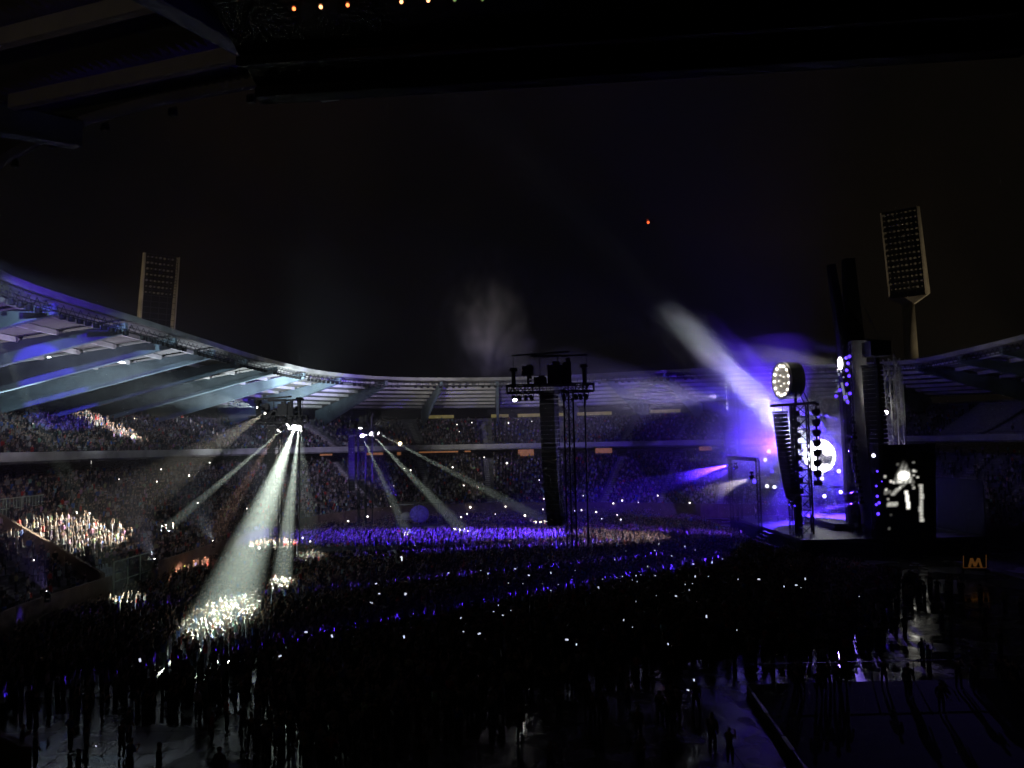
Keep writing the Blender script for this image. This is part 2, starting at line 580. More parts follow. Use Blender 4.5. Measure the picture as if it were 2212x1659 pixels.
# small black floodlights hanging under the roof edge
fl_me = MB().box((0, 0, -0.25), (0.5, 0.35, 0.42)).bar((-0.3, 0, 0.1), (-0.3, 0, -0.3), 0.05).bar((0.3, 0, 0.1), (0.3, 0, -0.3), 0.05).bar((-0.32, 0, 0.1), (0.32, 0, 0.1), 0.05).mesh('edge_floodlight')
fl_me.materials.append(black_metal)
s = S0 - 12
cnt = 0
while s < s_near(36, 150) and cnt < 200:
    p = RP(s, 0.3, RZ(s, 0) - (0.75 if ring(s)[1] < 48 else 1.3))
    nn = ring_n(s)
    o = inst('edge_floodlight', fl_me, roof, Matrix.Translation(p) @ Matrix.Rotation(math.atan2(nn[1], nn[0]) + math.pi / 2, 4, 'Z'))
    cnt += 1
    near = s < s_near(-39, 60)
    o.matrix_basis = o.matrix_basis @ Matrix.Scale(0.55 if near else 1.0, 4)
    s += 3.4 if near else (1.3 if (cnt % 9) else 3.5)

# ------------------------------------------------------------------ lit openings of the concourses
def s_at_px(px, off, z, smin=None, smax=None):
    best, bs = 1e9, 0
    a, b_ = smin or s_near(-39, 60), smax or s_near(64, 100)
    for i in range(900):
        s = a + (b_ - a) * i / 900
        u, v_, d = to_pix(RP(s, off, z))
        if abs(u - px) < best:
            best, bs = abs(u - px), s
    return bs
SA, SB = s_near(-38, 118), s_near(50, 144)
yellow_lit = mat('lit_concourse_yellow', (0.3, 0.27, 0.12), 0.8, var=0.3, scale=0.8, emit=(0.75, 0.62, 0.20), strength=0.12, sample='NONE')
orange_lit = mat('lit_concourse_orange', (0.4, 0.2, 0.1), 0.8, var=0.4, scale=1.5, emit=(1.0, 0.42, 0.16), strength=0.13, sample='NONE')
for (x0, x1) in ((918, 980), (1062, 1098), (1118, 1172), (1186, 1218), (1240, 1322), (1405, 1470)):
    a, b_ = s_at_px(x0, 30.9, 21.5, SA, SB), s_at_px(x1, 30.9, 21.5, SA, SB)
    ring_strip('lit_window', [(30.75, 21.05), (30.95, 21.05), (30.95, 21.85), (30.75, 21.85)], a, b_, 2, yellow_lit, upper)
for (x0, x1, h) in ((792, 826, 0.55), (858, 866, 0.7), (905, 990, 0.35), (1003, 1016, 0.35), (1120, 1153, 1.5), (1286, 1322, 1.1), (1510, 1538, 0.9), (690, 716, 0.4)):
    a, b_ = s_at_px(x0, 17.2, 12.8, SA, SB), s_at_px(x1, 17.2, 12.8, SA, SB)
    ring_strip('lit_doorway', [(16.9, 13.2 - h), (17.1, 13.2 - h), (17.1, 13.2), (16.9, 13.2)], a, b_, 2, orange_lit, lower)

# ------------------------------------------------------------------ overhead gantry close above the viewer
gan = empty('overhead_gantry', (2.5, 12, 22.4), 'black overhead gantry slab with a line of tiny orange lamps, close above', 'gantry')
gz = 22.5
lip0, lip1 = Vector((-5.55, 17.3, gz)), Vector((10.6, 15.75, gz))
MB().hexa([lip0, lip1, Vector((10.0, 5.5, gz)), Vector((-4.7, 5.5, gz))],
          [p + Vector((0, 0, 0.7)) for p in (lip0, lip1, Vector((10.0, 5.5, gz)), Vector((-4.7, 5.5, gz)))]).build('slab', black_metal, gan)
MB().bar(lip0 + Vector((0, -0.2, -0.12)), lip1 + Vector((0, -0.2, -0.12)), 0.4, 0.23).build('edge_beam', black_metal, gan)
MB().bar(lip0 + Vector((0.05, -1.7, -0.10)), lip1 + Vector((0, -1.7, -0.10)), 0.15, 0.18).build('edge_beam', black_metal, gan)
for x in (-4.5, 2.5, 9.5):
    MB().bar((x, 12, gz + 0.7), (x, 12, RZ(s_near(x, 24), 12) - 0.6), 0.12).build('hanger', dark_steel, gan)
led_r = mat('orange_lamp', (0.5, 0.2, 0.1), 0.4, var=0, emit=(1.0, 0.22, 0.06), strength=3.0, sample='NONE')
led_w = mat('amber_lamp', (0.5, 0.3, 0.1), 0.4, var=0, emit=(1.0, 0.42, 0.16), strength=4, sample='NONE')
led_g = mat('green_lamp', (0.2, 0.3, 0.1), 0.4, var=0, emit=(0.45, 0.62, 0.20), strength=0.5, sample='NONE')
for (px, py, mm) in ((635, 19, led_r), (693, 15, led_w), (751, 11, led_r), (867, 4, led_w), (925, 1, led_w), (982, -1, led_g), (1042, -2, led_g)):
    p = floor_at(px, py, gz - 0.10)
    MB().ball((p.x, p.y, p.z), 0.034, 8, 5).build('lamp', mm, gan, smooth=True)
    MB().cyl((p.x, p.y, gz), (p.x, p.y, gz - 0.06), 0.05, 8).build('lamp_holder', black_metal, gan)

# ------------------------------------------------------------------ floodlight pylons outside the bowl
lampglass = mat('unlit_floodlight_glass', (0.17, 0.17, 0.16), 0.3, 0.0, var=0.2, scale=5)
bulb_me = MB().cyl((0, 0.12, 0), (0, -0.16, 0), 0.2, 8, 0.36).mesh('floodlight'); bulb_me.materials.append(lampglass)
def pylon(px, Y, py_head_bottom, py_top, lean, yaw, label, filled, w=6.6, fin=4.6):
    base = W(px, py_head_bottom, Y)
    top = W(px, py_top, Y)
    H = (top.z - base.z)
    th = empty('floodlight_pylon', (base.x, base.y, 0), label, 'floodlight pylon', 'floodlight pylons behind the stands')
    MB().cyl((base.x, base.y, 0), (base.x, base.y, base.z - 2.2), 2.3, 20, 1.5).build('mast', tower_concrete, th, smooth=True)
    L = Matrix.Translation((base.x, base.y, base.z)) @ Matrix.Rotation(yaw, 4, 'Z') @ Matrix.Rotation(lean, 4, 'X')
    Lx = lambda pts: [L @ Vector(p) for p in pts]
    # head: back slab, two side fins, foot wedge (front is local -Y)
    MB().hexa(Lx([(-w / 2, 0.6, 0), (w / 2, 0.6, 0), (w / 2, 0.9, 0), (-w / 2, 0.9, 0)]), Lx([(-w / 2, 0.6, H), (w / 2, 0.6, H), (w / 2, 0.9, H), (-w / 2, 0.9, H)])).build('back_panel', black_metal if filled else dark_steel, th) if filled else None
    for sx in (-1, 1):
        x0, x1 = sx * w / 2, sx * (w / 2 + 0.35)
        MB().hexa(Lx([(x0, -0.3, -0.1), (x1, -0.3, -0.1), (x1, fin, -0.1), (x0, fin, -0.1)]), Lx([(x0, -0.3, H + 0.1), (x1, -0.3, H + 0.1), (x1, fin * 0.4, H + 0.1), (x0, fin * 0.4, H + 0.1)])).build('side_fin', tower_concrete, th)
    MB().hexa(Lx([(-w / 2 - 0.35, -0.35, -0.12), (w / 2 + 0.35, -0.35, -0.12), (w / 2 + 0.35, fin + 0.1, -0.12), (-w / 2 - 0.35, fin + 0.1, -0.12)]),
              [Vector((base.x, base.y, base.z - 2.3)) + Matrix.Rotation(yaw, 3, 'Z') @ Vector(p) for p in ((-1.2, -0.4, 0), (1.2, -0.4, 0), (1.2, 1.0, 0), (-1.2, 1.0, 0))]).build('foot_wedge', tower_concrete, th)
    fr = MB()
    rows, cols = 15, 8
    nfilled = rows - 1 if filled else 7
    for r in range(rows + 1):
        z = H * r / rows
        a, b_ = Lx([(-w / 2, -0.05, z), (w / 2, -0.05, z)])
        fr.bar(a, b_, 0.12)
    for c in range(0, cols + 1, 2):
        a, b_ = Lx([(-w / 2 + w * c / cols, 0.05, 0), (-w / 2 + w * c / cols, 0.05, H)])
        fr.bar(a, b_, 0.10)
    fro = fr.build('lamp_frame', dark_steel, th)
    for r in range(rows):
        if r < rows - nfilled:
            continue
        for c in range(cols):
            p = L @ Vector((-w / 2 + w * (c + 0.5) / cols, -0.2, H * (r + 0.5) / rows))
            inst('floodlight', bulb_me, fro, Matrix.Translation(p) @ Matrix.Rotation(yaw, 4, 'Z') @ Matrix.Rotation(lean + R(22) + random.uniform(-0.25, 0.25), 4, 'X') @ Matrix.Scale(random.uniform(.55, 1.05), 4))
    return th
# on the right one the lamps face the bowl (towards -X, a little to the viewer)
pylon(1961, 205, 640, 458, R(12), R(-38), 'floodlight pylon with a full leaning lamp panel on a round concrete mast', True, 8.4, 4.8)
pylon(338, 215, 740, 555, R(9), R(42), 'floodlight pylon behind the curved roof, its lower lamp frame bare', False, 8.6, 3.4)
# sodium street lamps outside the bowl, by the pylons
def street_lamp(loc, aim, power, label):
    th = empty('street_lamp', loc, label, 'street lamp')
    p = Vector(loc)
    MB().cyl(p, p + Vector((0, 0, 9)), 0.14, 8, 0.08).build('post', dark_steel, th)
    MB().bar(p + Vector((0, 0, 9)), p + Vector((0.9, 0, 9.2)), 0.09).build('arm', dark_steel, th)
    MB().box(p + Vector((1.1, 0, 9.2)), (0.7, 0.3, 0.15)).build('lantern', warm_glow, th)
    ld = bpy.data.lights.new('sodium_light', 'SPOT')
    ld.energy = power
    ld.color = (1.0, 0.78, 0.46)
    ld.spot_size = R(36)
    ld.spot_blend = 0.8
    ld.shadow_soft_size = 0.4
    lo = bpy.data.objects.new('sodium_light', ld)
    COL.objects.link(lo)
    lo.parent = th
    lo.matrix_parent_inverse = Matrix.Translation(loc).inverted()
    q = (Vector(aim) - (p + Vector((1.1, 0, 9.5)))).to_track_quat('-Z', 'Y')
    lo.matrix_basis = Matrix.Translation(p + Vector((1.1, 0, 9.5))) @ q.to_matrix().to_4x4()
P_R, P_L = W(1961, 550, 205), W(338, 630, 215)
street_lamp((P_R.x + 22, P_R.y - 34, 0), P_R - Vector((0, 0, 8)), 36000, 'street lamp outside the bowl beside the full floodlight pylon')
street_lamp((P_L.x - 24, P_L.y - 36, 0), P_L - Vector((0, 0, 6)), 42000, 'street lamp outside the bowl beside the bare floodlight pylon')

# ------------------------------------------------------------------ lamps
def spot(name, loc, target, color, power, angle, blend=0.25, parent=None, radius=0.12, scale=(1, 1), roll=0.0):
    ld = bpy.data.lights.new(name, 'SPOT')
    ld.energy = power
    ld.color = color
    ld.spot_size = R(angle)
    ld.spot_blend = blend
    ld.shadow_soft_size = radius
    lo = bpy.data.objects.new(name, ld)
    COL.objects.link(lo)
    q = (Vector(target) - Vector(loc)).to_track_quat('-Z', 'Y')
    mw = Matrix.Translation(loc) @ q.to_matrix().to_4x4() @ Matrix.Rotation(roll, 4, 'Z') @ Matrix.Diagonal((scale[0], scale[1], 1, 1))
    if parent:
        lo.parent = parent
        lo.matrix_parent_inverse = parent_mw(parent).inverted()
    lo.matrix_basis = mw
    return lo
def moving_head(loc, target, label, group=None, color=None, power=0, angle=3, blend=0.2, lens=0.34, glow=None, scale=(1, 1), roll=0.0, hang=True, size=1.0):
    loc, target = Vector(loc), Vector(target)
    th = empty('moving_head_lamp', loc, label, 'stage lamp', group)
    d = (target - loc).normalized()
    k = size
    sgn = 1 if hang else -1
    sd = d.cross(Vector((0, 0, 1)))
    sd = sd.normalized() if sd.length > 1e-3 else Vector((1, 0, 0))
    MB().box(loc + Vector((0, 0, 0.75 * sgn * k)), (0.5 * k, 0.45 * k, 0.28 * k)).build('base', black_metal, th)
    MB().bar(loc + sd * 0.33 * k, loc + sd * 0.33 * k + Vector((0, 0, 0.62 * sgn * k)), 0.1 * k).bar(loc - sd * 0.33 * k, loc - sd * 0.33 * k + Vector((0, 0, 0.62 * sgn * k)), 0.1 * k).build('yoke', black_metal, th)
    hd = MB().cyl(loc - d * 0.4 * k, loc + d * 0.35 * k, 0.24 * k, 12, 0.3 * k).build('head', black_metal, th)
    lr = lens * k if power or glow else 0.2
    MB().cyl(loc + d * 0.36 * k, loc + d * 0.42 * k, lr, 14, lr * 0.9).build('lens', glow or (white_glow if power else dark_steel), hd)
    if power:
        spot('beam_light', loc + d * (0.46 * k), target, color, power, angle, blend, th, scale=scale, roll=roll)
    return th
WHITE = (0.86, 1.0, 0.84)
COOL = (0.80, 0.95, 1.0)
VIOLET = (0.09, 0.02, 1.0)
BLUE = (0.06, 0.02, 1.0)

# ------------------------------------------------------------------ line arrays
def line_array(name_label, top, n, w, h, dpt, yaw, curve, tilt0=0.0, group='hanging loudspeaker arrays'):
    """a curved hang of n cabinets below a bumper frame; front is local -Y"""
    th = empty('line_array', top, name_label, 'loudspeaker array', group)
    mb = MB().hexa([(-w / 2, -dpt / 2, -h / 2 + 0.015), (w / 2, -dpt / 2, -h / 2 + 0.015), (w / 2, dpt / 2, -h * 0.36), (-w / 2, dpt / 2, -h * 0.36)],
                   [(-w / 2, -dpt / 2, h / 2 - 0.015), (w / 2, -dpt / 2, h / 2 - 0.015), (w / 2, dpt / 2, h * 0.36), (-w / 2, dpt / 2, h * 0.36)])
    me = mb.mesh('cabinet'); me.materials.append(black_metal)
    top = Vector(top)
    MB().box((top.x, top.y, top.z + 0.15), (w * 1.05, dpt * 1.2, 0.2), rz=yaw).build('bumper_frame', dark_steel, th)
    p = top.copy()
    ang = tilt0
    base = Matrix.Rotation(yaw, 4, 'Z')
    for i in range(n):
        rot = base @ Matrix.Rotation(ang, 4, 'X')
        dn = rot.to_3x3() @ Vector((0, 0, -1))
        c = p + dn * (h / 2)
        inst('cabinet', me, th, Matrix.Translation(c) @ rot)
        p = p + dn * h
        ang += curve * (0.25 + 1.5 * i / n)
    return th

# ------------------------------------------------------------------ delay towers
def delay_tower(label, cx, cy, zp, half, yaw, top_h, mast_dx, group='lighting and sound delay towers'):
    """mast, square platform truss at zp, upper frame with hung gear and a top bar"""
    th = empty('delay_tower', (cx, cy, 0), label, 'lighting tower', group)
    Rz = Matrix.Rotation(yaw, 3, 'Z')
    P = lambda x, y, z: Vector((cx, cy, 0)) + Rz @ Vector((x, y, z))
    MB().truss(P(mast_dx, 0.6, 0), P(mast_dx, 0.6, zp + 0.4), 1.2, 0.13, 1.3).build('mast', black_metal, th)
    MB().box(P(mast_dx, 0.6, 0.5), (4.2, 3.2, 1.0), rz=yaw).build('base_ballast', black_metal, th)
    pf = MB()
    k = 0.9
    for y in (-1.8, 1.8):
        pf.truss(P(-half, y, zp + 0.5), P(half, y, zp + 0.5), k, 0.11, 0.9)
    for x in (-half, -half * 0.35, half * 0.35, half):
        pf.truss(P(x, -1.8, zp + 0.5), P(x, 1.8, zp + 0.5), k, 0.1, 0.9)
    pf.build('platform_truss', black_metal, th)
    MB().box(P(0, 0, zp + 0.98), (half * 1.3, 2.6, 0.08), rz=yaw).build('platform_deck', black_metal, th)
    # end posts with round caps
    for x, hh in ((-half + 0.4, 2.3), (half - 0.7, 2.6)):
        MB().cyl(P(x, 0, zp + 0.9), P(x, 0, zp + hh + 0.5), 0.24, 10, 0.3).cyl(P(x, 0, zp + hh + 0.5), P(x, 0, zp + hh + 0.95), 0.58, 12, 0.45).build('end_post', black_metal, th)
    # upper frame and top bar
    up_ = MB()
    for x in (-half * 0.92, half * 0.92):
        up_.bar(P(x, 0, zp + 1.0), P(x, 0, zp + top_h), 0.07)
    for x in (-half * 0.25, half * 0.2):
        up_.bar(P(x, 0.2, zp + 1.0), P(x, 0.2, zp + top_h - 0.2), 0.10)
    up_.bar(P(-half * 0.95, -0.5, zp + top_h), P(half * 0.5, -0.5, zp + top_h + 0.35), 0.22, 0.22)
    up_.bar(P(-half * 0.2, 0.8, zp + top_h - 0.15), P(half * 0.95, 0.8, zp + top_h + 0.05), 0.22, 0.22)
    up_.box(P(-half * 0.1, 0.2, zp + top_h - 0.1), (half * 0.75, 1.4, 0.25), rz=yaw + 0.02)
    up_.build('top_frame', black_metal, th)
    # winches, dimmer racks and cases on the platform
    for x, y, s in ((-half * 0.55, -0.4, (1.5, 1.1, 1.2)), (-half * 0.25, 0.2, (1.6, 1.2, 1.0)), (half * 0.12, -0.2, (1.9, 1.3, 2.5)), (half * 0.42, 0.1, (1.1, 1.2, 2.9)), (half * 0.3, 0.9, (1.4, 0.8, 1.6))):
        k2 = max(0.66, half / 5.2)
        zz = zp + 1.02 + s[2] * k2 / 2 + (1.2 * k2 if x < -half * 0.5 else 0)
        MB().box(P(x, y, zz), (s[0] * k2, s[1] * k2, s[2] * k2), rz=yaw + x * 0.05).box(P(x + 0.2, y - 0.3, zz + s[2] * k2 * 0.55), (s[0] * k2 * 0.5, s[1] * k2 * 0.6, s[2] * k2 * 0.25), rz=yaw).bar(P(x, y, zp + 0.9), P(x, y, zz), 0.3).build('equipment_rack', black_metal, th)
    for x in (half * 0.45, half * 0.85):
        MB().cyl(P(x, -1.2, 0), P(x, -1.2, zp + 0.2), 0.11, 6).build('cable_drop', black_metal, th)
    return th, P

# C: the large one in the middle
bC = floor_at(1197, 1206)
TC, PC = delay_tower('large black delay tower in the middle with a long loudspeaker hang and wide platform', bC.x, bC.y, 21.0, 5.1, R(-3), 4.8, 2.3)
line_array('longest black loudspeaker array, hung under the large middle tower', PC(-0.2, -1.0, 20.6), 30, 2.1, 0.55, 1.2, R(-32), R(0.36), R(1.0))
for i, x in enumerate((-4.55, -3.9, -3.1, -2.4, -1.0, 1.7, 3.2, 3.8, 4.5)):
    p = PC(x, -1.9, 20.25)
    lit = i == 0
    moving_head(p, p + Vector((0.3 - 0.15 * (i % 3), -1, -1.2)), 'small lit white lamp at the end of the large middle tower platform' if lit else 'unlit lamp hung under the large middle tower platform',
                'lamps on the middle tower', glow=white_glow if lit else None, lens=0.3, size=0.9)

# A: the one whose lamps throw the broad beams
bA = (-31.9, 108.0)
TA, PA = delay_tower('delay tower beside the curved stand with two blazing lamps throwing broad beams', bA[0], bA[1], 17.9, 3.3, R(8), 3.3, -0.6)
line_array('dark loudspeaker array hung under the tower that throws the broad beams', PA(-1.0, -0.6, 17.5), 16, 1.0, 0.5, 0.8, R(8), R(0.25), R(-0.5))
lA = W(637, 922, 104.6)
lA2 = W(627, 915, 104.9)
pool = lambda px, py: floor_at(px, py, 1.6)
GA = 'lit lamps on the beam tower'
moving_head(lA, pool(488, 1322), 'blazing lamp on the beam tower throwing the broadest white beam at the crowd', GA, WHITE, 2.1e7, 7.4, 0.95, lens=0.42)
moving_head(W(646, 921, 105.6), pool(608, 1258), 'blazing lamp on the beam tower throwing the steep white beam', GA, WHITE, 1.5e7, 4.0, 0.7)
moving_head(lA2, W(350, 1150, 98), 'blazing lamp on the beam tower throwing the slanting beam at the side stand', GA, WHITE, 6.0e6, 4.6, 0.8)
moving_head(PA(2.5, 2.4, 17.2), pool(662, 1200), 'lamp on the beam tower lighting the patch before the runway', GA, WHITE, 4.0e5, 13, 0.6, lens=0.15)
moving_head(PA(-0.2, 2.5, 17.2), pool(590, 1172), 'lamp on the beam tower lighting the blown out patch at its foot', GA, (1, 0.95, 0.75), 4.0e5, 26.0, 0.4, lens=0.15)
moving_head(PA(-1.3, -2.4, 19.4), (-46.5, 82.5, 5.0), 'lamp on the beam tower lighting the front seats beyond the brown parapet', GA, (1.0, 0.90, 0.70), 3.4e5, 22, 0.25, lens=0.12, hang=False, scale=(0.62, 1.0), roll=R(38))
moving_head(PA(1.6, -2.4, 17.2), floor_at(600, 1690), 'lamp on the beam tower raking the bare floor in front', GA, (0.8, 1.0, 0.9), 0.15e4, 17, 0.9, lens=0.15)
moving_head(PA(0.3, -2.4, 17.2), pool(425, 1215), 'lamp on the beam tower giving the faint reddish light on the crowd by the wall', GA, (1.0, 0.55, 0.4), 5e5, 9, 0.6, lens=0.12)
# upward lamps of tower A that wash the roof behind
moving_head(PA(-2.4, -1.2, 20.0), (-55, 96.5, 24.2), 'lamp on the beam tower washing the roof girders with white light', 'roof wash lamps', COOL, 4.5e5, 26, 0.6, lens=0.15, hang=False)
moving_head(PA(2.0, 1.8, 20.0), (-37, 139, 27.2), 'lamp on the beam tower washing the bend of the roof edge', 'roof wash lamps', COOL, 1.5e5, 28, 0.8, lens=0.15, hang=False)
moving_head(PA(-2.6, 1.8, 19.2), (-68, 124, 18), 'lamp on the beam tower lighting the upper tier corner', 'roof wash lamps', (1, 0.95, 0.9), 1.6e5, 14, 0.7, lens=0.15, hang=False)

# B: further back
bB = floor_at(774, 1152)
TB, PB = delay_tower('delay tower lit violet in front of the far corner', bB.x, bB.y, 16.6, 2.9, R(5), 2.3, 0.6)
line_array('violet lit loudspeaker array under the far corner tower', PB(-1.0, -0.6, 16.2), 18, 1.0, 0.5, 0.8, R(5), R(0.25), R(-0.5))
YB = bB.y - 1.5
moving_head(W(781, 938, YB - 1.2), pool(880, 1152), 'lamp on the far corner tower throwing the steeper beam', 'lit lamps on the far corner tower', WHITE, 2.2e6, 5.4, 0.8, lens=0.36)
moving_head(W(799, 934, YB), pool(1000, 1146), 'lamp on the far corner tower throwing the long slanting beam', 'lit lamps on the far corner tower', WHITE, 3.6e6, 5.6, 0.8, lens=0.36)
moving_head(W(813, 934, YB), pool(1180, 1127), 'lamp on the far corner tower throwing the flattest beam', 'lit lamps on the far corner tower', WHITE, 3.6e6, 4.4, 0.8, lens=0.25)
moving_head(W(790, 935, YB), pool(783, 1135), 'small lamp on the far corner tower pointing down', 'lit lamps on the far corner tower', WHITE, 6e4, 5, 0.5, lens=0.22)
moving_head(W(779, 920, YB - 1.3), W(760, 1080, YB - 4), 'oval lamp between the platform rails of the far corner tower', 'lit lamps on the far corner tower', VIOLET, 1e4, 50, 0.8, lens=0.3)

moving_head(PB(2.4, 1.9, 18.2), (-4, 172, 27), 'added lamp on the far corner tower dimly washing the far roof', 'roof wash lamps', (0.85, 0.82, 0.78), 1.3e4, 64, 1.0, lens=0.1, hang=False, size=0.7)  # added lamp, there to lift the dark far roof
# wash lamps on the near roof edge, aimed along the side stand
def roof_wash(px_s, target, color, power, angle, label, blend=0.8):
    p = RP(px_s, 0.0, RZ(px_s, 0) - 1.6)
    moving_head(p, target, label, 'wash lamps under the roof edge', color, power, angle, blend, lens=0.14, size=0.8)
sN = s_near(-30, 42)
roof_wash(sN, (-62, 106, 22.0), (0.52, 0.72, 0.88), 2.4e4, 18, 'lamp under the near roof edge washing the girders pale blue')
roof_wash(sN + 2.0, (-45, 128, 23), (0.6, 0.85, 1.0), 5e4, 14, 'lamp under the near roof edge washing the rear girders')
roof_wash(sN + 12.0, pool(275, 1290), WHITE, 6e5, 5.0, 'lamp under the near roof edge picking out the dancers by the side stand', 0.4)
roof_wash(sN + 4.0, (-41, 72, 27.5), VIOLET, 4e4, 16, 'lamp under the near roof edge washing the first roof bays violet')
roof_wash(sN - 2.0, (-64, 112, 20.8), (0.06, 0.01, 1.0), 2.0e5, 7, 'lamp under the near roof edge throwing deep blue on one girder', 0.5)
roof_wash(sN + 6.0, (-58, 68, 18), (1.0, 0.82, 0.66), 1.3e4, 20, 'lamp under the near roof edge lighting the front of the upper tier')
roof_wash(sN + 8.0, (-52, 92, 10), (0.80, 0.70, 0.72), 0.9e4, 44, 'lamp under the near roof edge dimly lighting the lower tier')
roof_wash(sN + 10.0, (-20, 160, 12), (0.8, 0.85, 0.9), 3.0e4, 40, 'lamp under the near roof edge dimly lighting the far bend')

for k, (y, tgt, c, pw, an, lab) in enumerate(((66, (-52, 70, 26), (0.42, 0.30, 1.0), 1.8e4, 60, 'added uplight on the front wall washing the first roof bays faint violet'),  # added lamps, standing in for light thrown up from the crowd
                                             (84, (-50, 84, 26), (0.75, 0.72, 0.95), 2.4e4, 60, 'added uplight on the front wall washing the middle roof bays grey'),
                                             (100, (-49, 100, 26), (0.75, 0.85, 1.0), 4.0e4, 60, 'added uplight on the front wall washing the roof bays by the beam tower'),
                                             (124, (-46, 132, 26), (0.8, 0.95, 1.0), 7e4, 66, 'added uplight on the front wall washing the bend of the roof'))):
    s_ = s_near(-39, y)
    moving_head(RP(s_, -0.9, 2.9), tgt, lab, 'added uplights on the front wall', c, pw, an, 1.0, lens=0.1, hang=False, size=0.7)
moving_head((-8, 160.5, 2.9), (-8, 176, 25), 'added uplight on the far front wall washing the far roof', 'added uplights on the front wall', (0.85, 0.82, 0.78), 3e3, 90, 1.0, lens=0.1, hang=False, size=0.7)  # added lamp that brightens the far roof
ncl = empty('concourse_lamp', (-14, -2, 15.5), 'unseen warm concourse lamp added in the near stand lighting the roof sheets overhead', 'lamp')  # out of view, added to warm the near roof underside
MB().cyl((-14, -2, 13.5), (-14, -2, 15.4), 0.06, 8).build('post', dark_steel, ncl)
MB().ball((-14, -2, 15.5), 0.15, 8, 6).build('globe', warm_glow, ncl)
spot('lamp_light', (-14, -1.7, 15.8), (-22, 26, 26), (1.0, 0.82, 0.6), 300, 110, 1.0, ncl, radius=0.2)

# ------------------------------------------------------------------ stage
stage = empty('concert_stage', (45, 112, 0), 'concert stage at the edge of the floor, bathed in violet light and smoke', 'stage')
MB().box((46, 113, 2.0), (22, 32, 0.4)).build('deck', stage_deck_m, stage)
for i in range(8):
    y0 = 97 + i * 4
    MB().box((34.95, y0 + 2, 0.9), (0.12, 3.95, 1.78)).build('skirt_panel', black_cloth, stage)
for i in range(6):
    MB().box((36.85 + i * 3.66, 97.05, 0.9), (3.6, 0.12, 1.78)).build('skirt_panel', black_cloth, stage)
MB().box((48.5, 116, 2.65), (12, 20, 0.9)).build('riser', stage_deck_m, stage)
for i in range(5):
    MB().box((34.2 - i * 0.45, 108, 1.9 - i * 0.38), (0.44, 3.4, 0.12)).build('step', stage_deck_m, stage)
for i in range(8):  # added cloth wall that keeps the deck lamp off the ground beyond
    MB().box((57.3, 99 + i * 4, 4.5), (0.12, 3.9, 9.0)).build('light_block_curtain', black_cloth, stage)
MB().truss((42, 129, 2), (42, 129, 19), 0.7, 0.09, 0.8).build('rear_truss', dark_steel, stage)
MB().truss((53, 129, 2), (53, 129, 19), 0.7, 0.09, 0.8).build('rear_truss', dark_steel, stage)
MB().truss((41.5, 129, 19), (53.5, 129, 19), 0.7, 0.09, 0.8).build('rear_truss', dark_steel, stage)
# sweeping curved rails over the deck
for k, (py, dz) in enumerate(((1050, 0.0), (1056, -0.2))):
    mb = MB()
    pts = [W(1740 + 95 * t, py + 14 * (1 - t) ** 2 * (1 + k) - 8 * math.sin(t * 3.1) * (k), 110 + 6 * t) for t in [i / 14 for i in range(15)]]
    for a, b_ in zip(pts[:-1], pts[1:]):
        mb.cyl(a, b_, 0.10, 6)
    for t in (0, 7, 14):
        mb.bar(pts[t], (pts[t].x, pts[t].y, 2.3), 0.06)
    mb.build('curved_rail', fascia_paint, stage)

# round moon lamp on the stage: a dish full of bulbs
moon_c = W(1772, 985, 119)
moon = empty('moon_lamp', moon_c, 'blazing white round cluster of lamps hanging over the stage deck', 'stage lamp')
nrm = Vector((-0.75, -0.66, 0.05)).normalized()
sx_ = nrm.cross(Vector((0, 0, 1))).normalized()
ux_ = sx_.cross(nrm)
MB().cyl(moon_c - nrm * 0.5, moon_c, 2.35, 32).build('dish', dark_steel, moon)
lens_big = mat('blown_out_lens', (0.8, 0.8, 0.8), 0.3, var=0, emit=(1, 1, 0.97), strength=14, sample='NONE')
bulb = MB().ball((0, 0, 0), 0.34, 10, 6).mesh('bulb'); bulb.materials.append(lens_big)
for k in range(90):
    a, rr = k * 2.39996, 2.1 * math.sqrt((k + 0.5) / 90)
    x_, y_ = math.cos(a) * rr, math.sin(a) * rr
    if x_ < 0.45 and abs(y_) < 1.0 - 0.4 * x_ and not (x_ < -0.7 and y_ > 0.2):
        continue
    p = moon_c + nrm * 0.25 + sx_ * x_ + ux_ * y_
    inst('bulb', bulb, moon, Matrix.Translation(p))
for k in range(26):
    a = 2 * math.pi * k / 26
    p = moon_c + nrm * 0.2 + (sx_ * math.cos(a) + ux_ * math.sin(a)) * 2.3
    inst('bulb', bulb, moon, Matrix.Translation(p) @ Matrix.Scale(0.7, 4))
MB().bar(moon_c + ux_ * 2.3 - nrm * 0.3, (moon_c.x, 129, 19), 0.08).build('cable', dark_steel, moon)
md = bpy.data.lights.new('beam_light', 'AREA')          # the dish throws one broad parallel beam
md.shape = 'DISK'
md.size = 3.4
md.spread = R(7)
md.energy = 1700
md.color = (0.88, 0.95, 1.0)
mo = bpy.data.objects.new('beam_light', md)
COL.objects.link(mo)
mo.parent = moon
mo.matrix_parent_inverse = parent_mw(moon).inverted()
mp = moon_c + nrm * 2.2
mo.matrix_basis = Matrix.Translation(mp) @ (W(1465, 690, 117) - mp).to_track_quat('-Z', 'Y').to_matrix().to_4x4()
spot('wash_light', moon_c + nrm * 1.2, W(1500, 860, 104), (0.45, 0.40, 1.0), 1.2e4, 80, 1.0, moon, radius=0.8)  # added lilac wash that brightens the stage smoke

